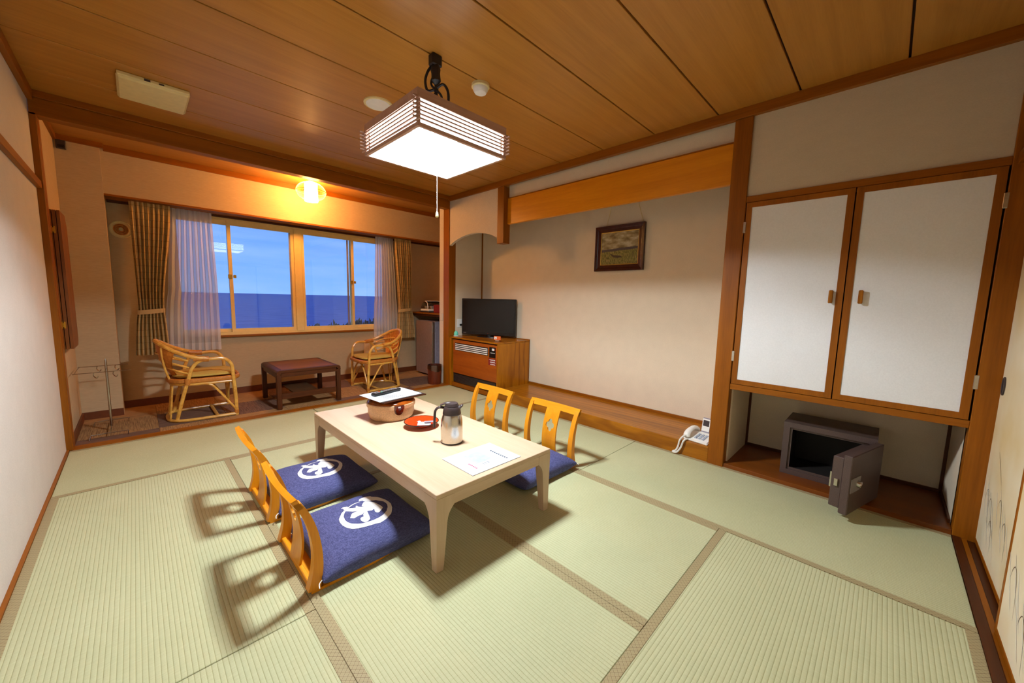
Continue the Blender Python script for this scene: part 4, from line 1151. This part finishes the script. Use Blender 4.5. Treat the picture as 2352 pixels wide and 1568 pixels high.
# ------------------------------------------------------------------ sun room furniture
ct = thing('coffee_table', 'dark brown wooden coffee table with rounded corners on carpet', 'coffee table', (1.775, .50, 0))
ax, ay, ah = .325, .345, .42
bm = nb(); prof = [(-ax, ah - .05), (-ax + .004, ah - .03)] + [(-ax + .035 - .035 * math.cos(t), ah - .035 + .035 * math.sin(t)) for t in [PI / 2 * i / 5 for i in range(1, 6)]]
prof = prof + [(-x, z) for x, z in reversed(prof)] + [(ax - .02, ah - .05), (ax - .045, ah - .026), (-ax + .045, ah - .026), (-ax + .02, ah - .05)]
prism(bm, prof, lambda a, b, h: (a, h, b), -ay, ay); obj('table_top', bm, M['dark_x'], ct, True)
part('top_inlay', wood('coffee_inlay', srgb(104, 54, 14), srgb(130, 74, 24), 'x', 10, .42, .25), ct, (-ax + .06, ax - .06, -ay + .05, ay - .05, ah - .002, ah + .0008))
for sx in (-1, 1):
    for sy in (-1, 1):
        x0, x1 = sorted((sx * ax, sx * (ax - .045))); y0, y1 = sorted((sy * (ay - .004), sy * (ay - .055)))
        part('leg', M['dark_z'], ct, (x0, x1, y0, y1, 0, ah - .045), bev=.005)
    part('side_apron', M['dark_y'], ct, (min(sx * (ax - .01), sx * (ax - .03)), max(sx * (ax - .01), sx * (ax - .03)), -ay + .055, ay - .055, ah - .085, ah - .04))
for sy in (-1, 1):
    part('apron', M['dark_x'], ct, (-ax + .045, ax - .045, min(sy * (ay - .012), sy * (ay - .03)), max(sy * (ay - .012), sy * (ay - .03)), ah - .075, ah - .026))
    part('stretcher', M['dark_x'], ct, (-ax + .045, ax - .045, min(sy * (ay - .02), sy * (ay - .038)), max(sy * (ay - .02), sy * (ay - .038)), .105, .165), bev=.002)
part('shelf_board', M['dark_y'], ct, (-.13, .13, -ay + .038, ay - .038, .12, .135))

def make_rattan(name, label):
    t = thing(name, label, 'chair', (0, 0, 0), 0, 'rattan armchairs in the sun room')
    rr = .0145
    def tb_(nm, pts, r=rr, n=8, k=6, closed=False, mat='rattan', par=t):
        bm = nb(); tube(bm, spline(pts, k, closed), r, n, closed); return obj(nm, bm, M[mat], par, True)
    # base hoop: U open at front, cross bar near front
    tb_('base_hoop', [(.25, -.25, rr), (.05, -.245, rr), (-.14, -.225, rr), (-.235, -.15, rr), (-.255, 0, rr), (-.235, .15, rr), (-.14, .225, rr), (.05, .245, rr), (.25, .25, rr)])
    tb_('base_bar', [(.10, -.245, rr + .002), (.10, .245, rr + .002)], k=1)
    for s_ in (-1, 1):
        # front leg continuing into the arm loop and down to the seat back
        tb_('arm', [(.25, s_ * .25, 0), (.248, s_ * .255, .2), (.235, s_ * .262, .42), (.225, s_ * .265, .52), (.17, s_ * .268, .583), (.08, s_ * .268, .588), (-.02, s_ * .262, .57), (-.075, s_ * .25, .50), (-.10, s_ * .235, .41), (-.11, s_ * .23, .37)], .0155)
        tb_('rear_leg', [(-.11, s_ * .23, .375), (-.15, s_ * .21, .22), (-.20, s_ * .185, .01)], .0155)
        tb_('side_brace', [(.245, s_ * .25, .06), (.17, s_ * .248, .18), (.10, s_ * .245, .29), (.06, s_ * .24, .335), (.0, s_ * .236, .35), (-.07, s_ * .233, .352)], .010)
        tb_('front_brace', [(.248, s_ * .24, .06), (.25, s_ * .17, .2), (.25, s_ * .10, .31), (.25, s_ * .04, .345), (.25, 0, .35)], .010)
        for q_ in (.06, .11):
            tb_('rear_rod', [(-.205, s_ * q_, .38), (-.24, s_ * (q_ + .03), .01)], .0065, 6, 1)
        for zz in (.03,): pass
        bm = nb(); tube(bm, [(-.11, s_ * .232, .355), (-.108, s_ * .232, .41)], .021, 10); obj('binding', bm, M['rattan_b'], t, True)
        bm = nb(); tube(bm, spline([(.055, s_ * .268, .589), (-.005, s_ * .264, .592), (-.055, s_ * .258, .600)], 3), .021, 10, flat=(1, 1.25)); obj('binding', bm, M['rattan_b'], t, True)
        bm = nb(); tube(bm, [(.249, s_ * .25, .02), (.249, s_ * .25, .055)], .02, 10); obj('binding', bm, M['rattan_b'], t, True)
    # seat: rim with woven edge
    rim = [(.295, -.10, .385), (.28, -.19, .385), (.22, -.245, .385), (.05, -.24, .385), (-.12, -.215, .385), (-.21, -.13, .385), (-.235, 0, .385), (-.21, .13, .385), (-.12, .215, .385), (.05, .24, .385), (.22, .245, .385), (.28, .19, .385), (.295, .10, .385), (.30, 0, .385)]
    bm = nb(); tube(bm, spline(rim, 5, True), .017, 8, True, flat=(1, 1.35)); obj('seat_rim', bm, M['rattan_b'], t, True)
    bm = nb(); P_ = spline(rim, 3, True); c0 = bm.verts.new((.02, 0, .382)); c1 = bm.verts.new((.02, 0, .392)); A = [bm.verts.new((p.x, p.y, .382)) for p in P_]; B = [bm.verts.new((p.x, p.y, .392)) for p in P_]
    for i in range(len(P_)): j = (i + 1) % len(P_); bm.faces.new((c0, A[j], A[i])); bm.faces.new((c1, B[i], B[j])); bm.faces.new((A[i], A[j], B[j], B[i]))
    obj('seat_panel', bm, M['woven'], t)
    tb_('seat_hoop', [(.245, -.245, .352), (.0, -.238, .352), (-.13, -.205, .352), (-.21, -.1, .352), (-.22, 0, .352), (-.21, .1, .352), (-.13, .205, .352), (.0, .238, .352), (.245, .245, .352)], .012)
    # back hoop rising from the arms
    hoop = [(.05, -.27, .595), (-.06, -.262, .615), (-.18, -.225, .672), (-.27, -.14, .735), (-.305, 0, .76), (-.27, .14, .735), (-.18, .225, .672), (-.06, .262, .615), (.05, .27, .595)]
    tb_('back_hoop', hoop, .0175)
    # woven back sheet
    bm = nb(); rows = []
    nA, nB = 18, 8
    for i in range(nA + 1):
        f_ = i / nA; a = (f_ - .5) * 2; row = []
        top = Vector((-.30 + .11 * a * a, .225 * math.sin(a * 1.25) / math.sin(1.25), .752 - .088 * a * a)); bot = Vector((-.205 + .035 * a * a, .10 * a, .42))
        for j in range(nB + 1):
            g = j / nB; p = bot + (top - bot) * g; row.append(p + Vector((-.03 * math.sin(PI * g), 0, 0)) + Vector((0, a * .03 * math.sin(PI * g), 0)))
        rows.append(row)
    for off in (0, .006):
        V_ = [[bm.verts.new(p + Vector((off, 0, 0))) for p in r_] for r_ in rows]
        for i in range(nA):
            for j in range(nB): bm.faces.new((V_[i][j], V_[i + 1][j], V_[i + 1][j + 1], V_[i][j + 1]))
    obj('back_sheet', bm, M['woven'], t, True)
    for zz, dx, wy in ((.50, -.235, .215), (.56, -.262, .235), (.625, -.285, .25)):
        f_ = (zz - .5) / .125
        tb_('back_slat', [(-.085 - .01 * f_, -.245 - .005 * f_, zz - .045), (-.19, -.185 - .02 * f_, zz - .005), (dx - .02, 0, zz + .02), (-.19, .185 + .02 * f_, zz - .005), (-.085 - .01 * f_, .245 + .005 * f_, zz - .045)], .0085)
    for s_ in (-1, 1):
        tb_('back_stay', [(-.215, s_ * .10, .36), (-.25, s_ * .12, .5), (-.268, s_ * .15, .66), (-.262, s_ * .155, .725)], .009)
    return t
def chair_pad(loc, rz, label):
    n = 20; bm = nb(); outl = [(.275, -.10), (.262, -.18), (.205, -.222), (.05, -.222), (-.11, -.195), (-.185, -.12), (-.205, 0), (-.185, .12), (-.11, .195), (.05, .222), (.205, .222), (.262, .18), (.275, .10), (.28, 0)]
    P_ = spline([(a, b, 0) for a, b in outl], 4, True); c = Vector((.03, 0, 0)); prev = None
    lay = [(0, .0), (.9, .0), (1, .012), (.985, .024), (.9, .032), (.5, .037), (.0, .038)]
    rings = []
    for s_, z in lay:
        if s_ == 0: rings.append([bm.verts.new((c.x, c.y, z))])
        else: rings.append([bm.verts.new((c.x + (p.x - c.x) * s_, (p.y) * s_, z)) for p in P_])
    L = len(P_)
    for A, B in zip(rings, rings[1:]):
        for i in range(L):
            j = (i + 1) % L
            if len(A) == 1: bm.faces.new((A[0], B[j], B[i]))
            elif len(B) == 1: bm.faces.new((A[i], A[j], B[0]))
            else: bm.faces.new((A[i], A[j], B[j], B[i]))
    o = obj('seat_cushion', bm, M['cush_o'], None, True, loc=loc, rot=(0, 0, rz)); tag(o, label, 'cushion', 'olive seat pads on rattan chairs')
rc = make_rattan('rattan_armchair', 'rattan armchair in front of the left curtains')
rc.location = (.865, .52, 0); rc.rotation_euler = (0, 0, math.radians(0))
dup(rc, (2.735, .545, 0), PI, 'rattan armchair beside the refrigerator, facing the coffee table')
chair_pad((.865, .52, .4085), 0, 'olive seat pad on the left rattan armchair')
chair_pad((2.735, .545, .4085), PI, 'olive seat pad on the right rattan armchair')

# towel stand
ts = thing('towel_stand', 'thin chrome wire valet stand by the left corner post', 'stand', (.245, .42, 0))
def wire(nm, pts, r=.003, par=ts, k=4):
    bm = nb(); tube(bm, spline(pts, k), r, 6); return obj(nm, bm, M['chrome'], par, True)
for yy in (-.225, .225):
    wire('foot', [(.10, yy, .003), (.102, yy, .03), (.09, yy, .04), (-.09, yy, .04), (-.11, yy, .035), (-.118, yy - .012, .003)], .0036)
wire('base_bar', [(0, -.225, .04), (0, .225, .04)], .0036, k=1)
bm = nb(); tube(bm, [(0, 0, .04), (0, 0, .60)], .009, 10); obj('pole', bm, M['chrome'], ts, True)
bm = nb(); lathe(bm, [(.009, .60), (.007, .615), (.002, .635)], 10); obj('finial', bm, M['chrome'], ts, True)
wire('hanger_frame', [(.15, -.20, .55), (-.145, -.20, .55), (-.165, -.19, .55), (-.165, .17, .55), (-.145, .18, .55), (.13, .18, .55)], .003, k=5)
wire('cross_wire', [(0, -.20, .55), (0, .18, .55)], .003, k=1)
for x, y in ((-.06, -.20), (.05, -.20), (-.06, .18), (.05, .18)): wire('hook', [(x, y, .55), (x - .004, y, .525), (x + .012, y - .01, .505), (x + .022, y - .016, .52)], .0035)

# folding mirror on the engawa side wall
mr = thing('folding_mirror', 'folded wooden wall mirror with brass hinges by the corner post', 'mirror', (.04, .30, .76))
M['mirwood'] = wood('mirror_wood', srgb(112, 56, 8), srgb(136, 74, 14), 'z', 10, .4)
def leaf(nm, x0, x1, y0, y1, rnd):
    bm = nb(); hh = 1.04
    pr_ = [(y0, 0), (y1 - .05, 0), (y1, .05), (y1, hh - .09), (y1 - .06, hh), (y0, hh)] if rnd else [(y0, 0), (y1, 0), (y1, hh), (y0, hh)]
    prism(bm, pr_, lambda a, b, h: (h, a, b), x0, x1); return obj(nm, bm, M['mirwood'], mr)
l0 = leaf('back_board', .0, .018, -.15, .32, True); l1 = leaf('mirror_leaf', .022, .040, -.15, .28, True)
l2 = leaf('mirror_leaf', .044, .06, -.15, .22, True)
for zz in (.16, .87):
    part('brass_hinge', M['brass'], mr, (.012, .018, -.1545, -.150, zz, zz + .05), (.0225, .032, -.1545, -.150, zz, zz + .05), (.018, .0225, -.156, -.150, zz + .01, zz + .04))
part('pull_tab', M['dkplast'], mr, (.04, .052, .28, .295, .50, .57), bev=.003)
o = thing('wall_vent', 'round brown ventilation cap on wall behind left drape', 'vent', (.402, 1.25, 1.825))
for i, (r_, d_) in enumerate(((.085, .008), (.055, .016), (.042, .020), (.028, .024))):
    bm = nb(); lathe(bm, [(r_, 0), (r_, d_), (r_ - .006, d_ + .003), (r_ - .010, d_), (max(.001, r_ - .010), 0)], 32, cap0=False, cap1=False); obj('vent_ring', bm, M['cream'] if i == 0 else M['rattan_b'], o, True, rot=(PI / 2, 0, 0))
bm = nb(); lathe(bm, [(.08, 0), (.08, .004)], 28); obj('vent_back', bm, M['cream'], o, rot=(PI / 2, 0, 0))
o = thing('wall_sensor', 'small dark sensor box high at the column corner', 'sensor', (.085, .955, 2.47))
part('sensor_case', M['dkplast'], o, (-.03, .03, -.022, 0, -.04, .035), bev=.004); part('sensor_lens', M['black'], o, (-.02, .02, -.024, -.021, -.03, -.005))

# fridge, shelf, appliances
fr = thing('refrigerator', 'small grey refrigerator under the wooden shelf', 'refrigerator', (3.62, .80, 0))
part('cabinet_body', M['fridge_s'], fr, (.05, .52, -.22, .25, .02, .855), bev=.006)
part('door', M['fridge'], fr, (.0, .042, -.22, .25, .03, .855), bev=.006)
part('door_edge_trim', M['steel'], fr, (-.003, .02, -.226, -.216, .035, .85), bev=.002)
part('gasket', M['dkplast'], fr, (.042, .05, -.214, .245, .035, .845))
for yy in (-.19, .21): part('foot', M['black'], fr, (.08, .11, yy, yy + .03, 0, .02))
sb = thing('wall_shelf', 'orange wooden shelf over the refrigerator', 'shelf', (3.65, .745, .93))
part('shelf_board', M['post_y'], sb, (.0, .60, -.505, .505, .03, .055), bev=.003); part('under_board', M['dark_y'], sb, (.02, .60, -.50, .50, .0, .03))
cc = thing('cup_case', 'white tray of cups under a clear dome on the shelf', 'cup case', (3.80, .90, .985))
part('case_base', M['dkplast'], cc, (-.13, .13, -.13, .11, 0, .02), bev=.005); part('tray', M['white'], cc, (-.125, .125, -.125, .105, .02, .055), bev=.008)
bm = nb(); prf = [(-.12, .055), (-.10, .10), (-.05, .15), (.03, .175), (.09, .17), (.10, .055)]
prism(bm, prf, lambda a, b, h: (h, -a * .95, b), -.115, .115); obj('dome_lid', bm, M['dome'], cc, False)
bm = nb(); tube(bm, spline([(-.118, -.10, .055), (-.118, -.085, .15), (-.118, -.03, .178), (0, -.03, .180), (.118, -.03, .178), (.118, -.085, .15), (.118, -.10, .055)], 4), .006, 6); obj('lid_frame', bm, M['white'], cc, True)
for x, y, m_ in ((-.06, .02, 'white'), (.04, .03, 'cream'), (.0, -.05, 'white')):
    bm = nb(); lathe(bm, [(.02, .056), (.034, .075), (.037, .10), (.034, .10), (.03, .075), (.001, .06)], 20, (x, y, 0)); obj('cup', bm, M[m_], cc, True)
tag(obj('red_box', (lambda b: (box(b, 0, .2, -.12, .04, 0, .125, bev=.004), b)[1])(nb()), M['sticker'], None, loc=(3.72, .66, .985)), 'dark red box beside the cup case on shelf', 'box')
wbn = thing('waste_bin', 'round brown wood-grain waste bin with plastic liner by the post', 'waste bin', (3.415, .205, 0))
bm = nb(); lathe(bm, [(.088, 0), (.092, .01), (.101, .27), (.097, .27), (.088, .015), (.001, .012)], 36); obj('bin_body', bm, M['binred'], wbn, True)
bm = nb(); L = []
for i in range(48):
    a = 2 * PI * i / 48; L.append([bm.verts.new(((r_ + .002 * math.sin(a * 9)) * math.cos(a), (r_ + .002 * math.sin(a * 9)) * math.sin(a), z + zs_ * math.sin(a * 2 + 2))) for r_, z, zs_ in ((.090, .19, 0), (.096, .272, 0), (.1045, .274, 0), (.1035, .20, .018))])
for i in range(48):
    for j in range(3): bm.faces.new((L[i][j], L[(i + 1) % 48][j], L[(i + 1) % 48][j + 1], L[i][j + 1]))
obj('liner_bag', bm, M['bag'], wbn, True)
ap = thing('cream_cabinet', 'cream panel heater standing behind the right rattan armchair', 'heater', (3.03, 1.12, 0))
part('case', M['white'] if 0 else plain('cream_enamel', srgb(232, 206, 168), .4, var=.02), ap, (-.19, .17, -.09, .11, .045, .55), bev=.012); part('toe_kick', M['black'], ap, (-.17, .15, -.07, .10, 0, .045))
o = tag(obj('light_switch', (lambda b: (box(b, -.012, 0, -.03, .03, 0, .10, bev=.003), b)[1])(nb()), M['plaster'], None, loc=(W, .185, .90)), 'pale switch plate on the partition end above waste bin', 'switch')

for o in list(COL.objects):
    if o.type == 'MESH' and o.parent is None and 'kind' not in o and 'category' not in o: print('UNTAGGED', o.name)
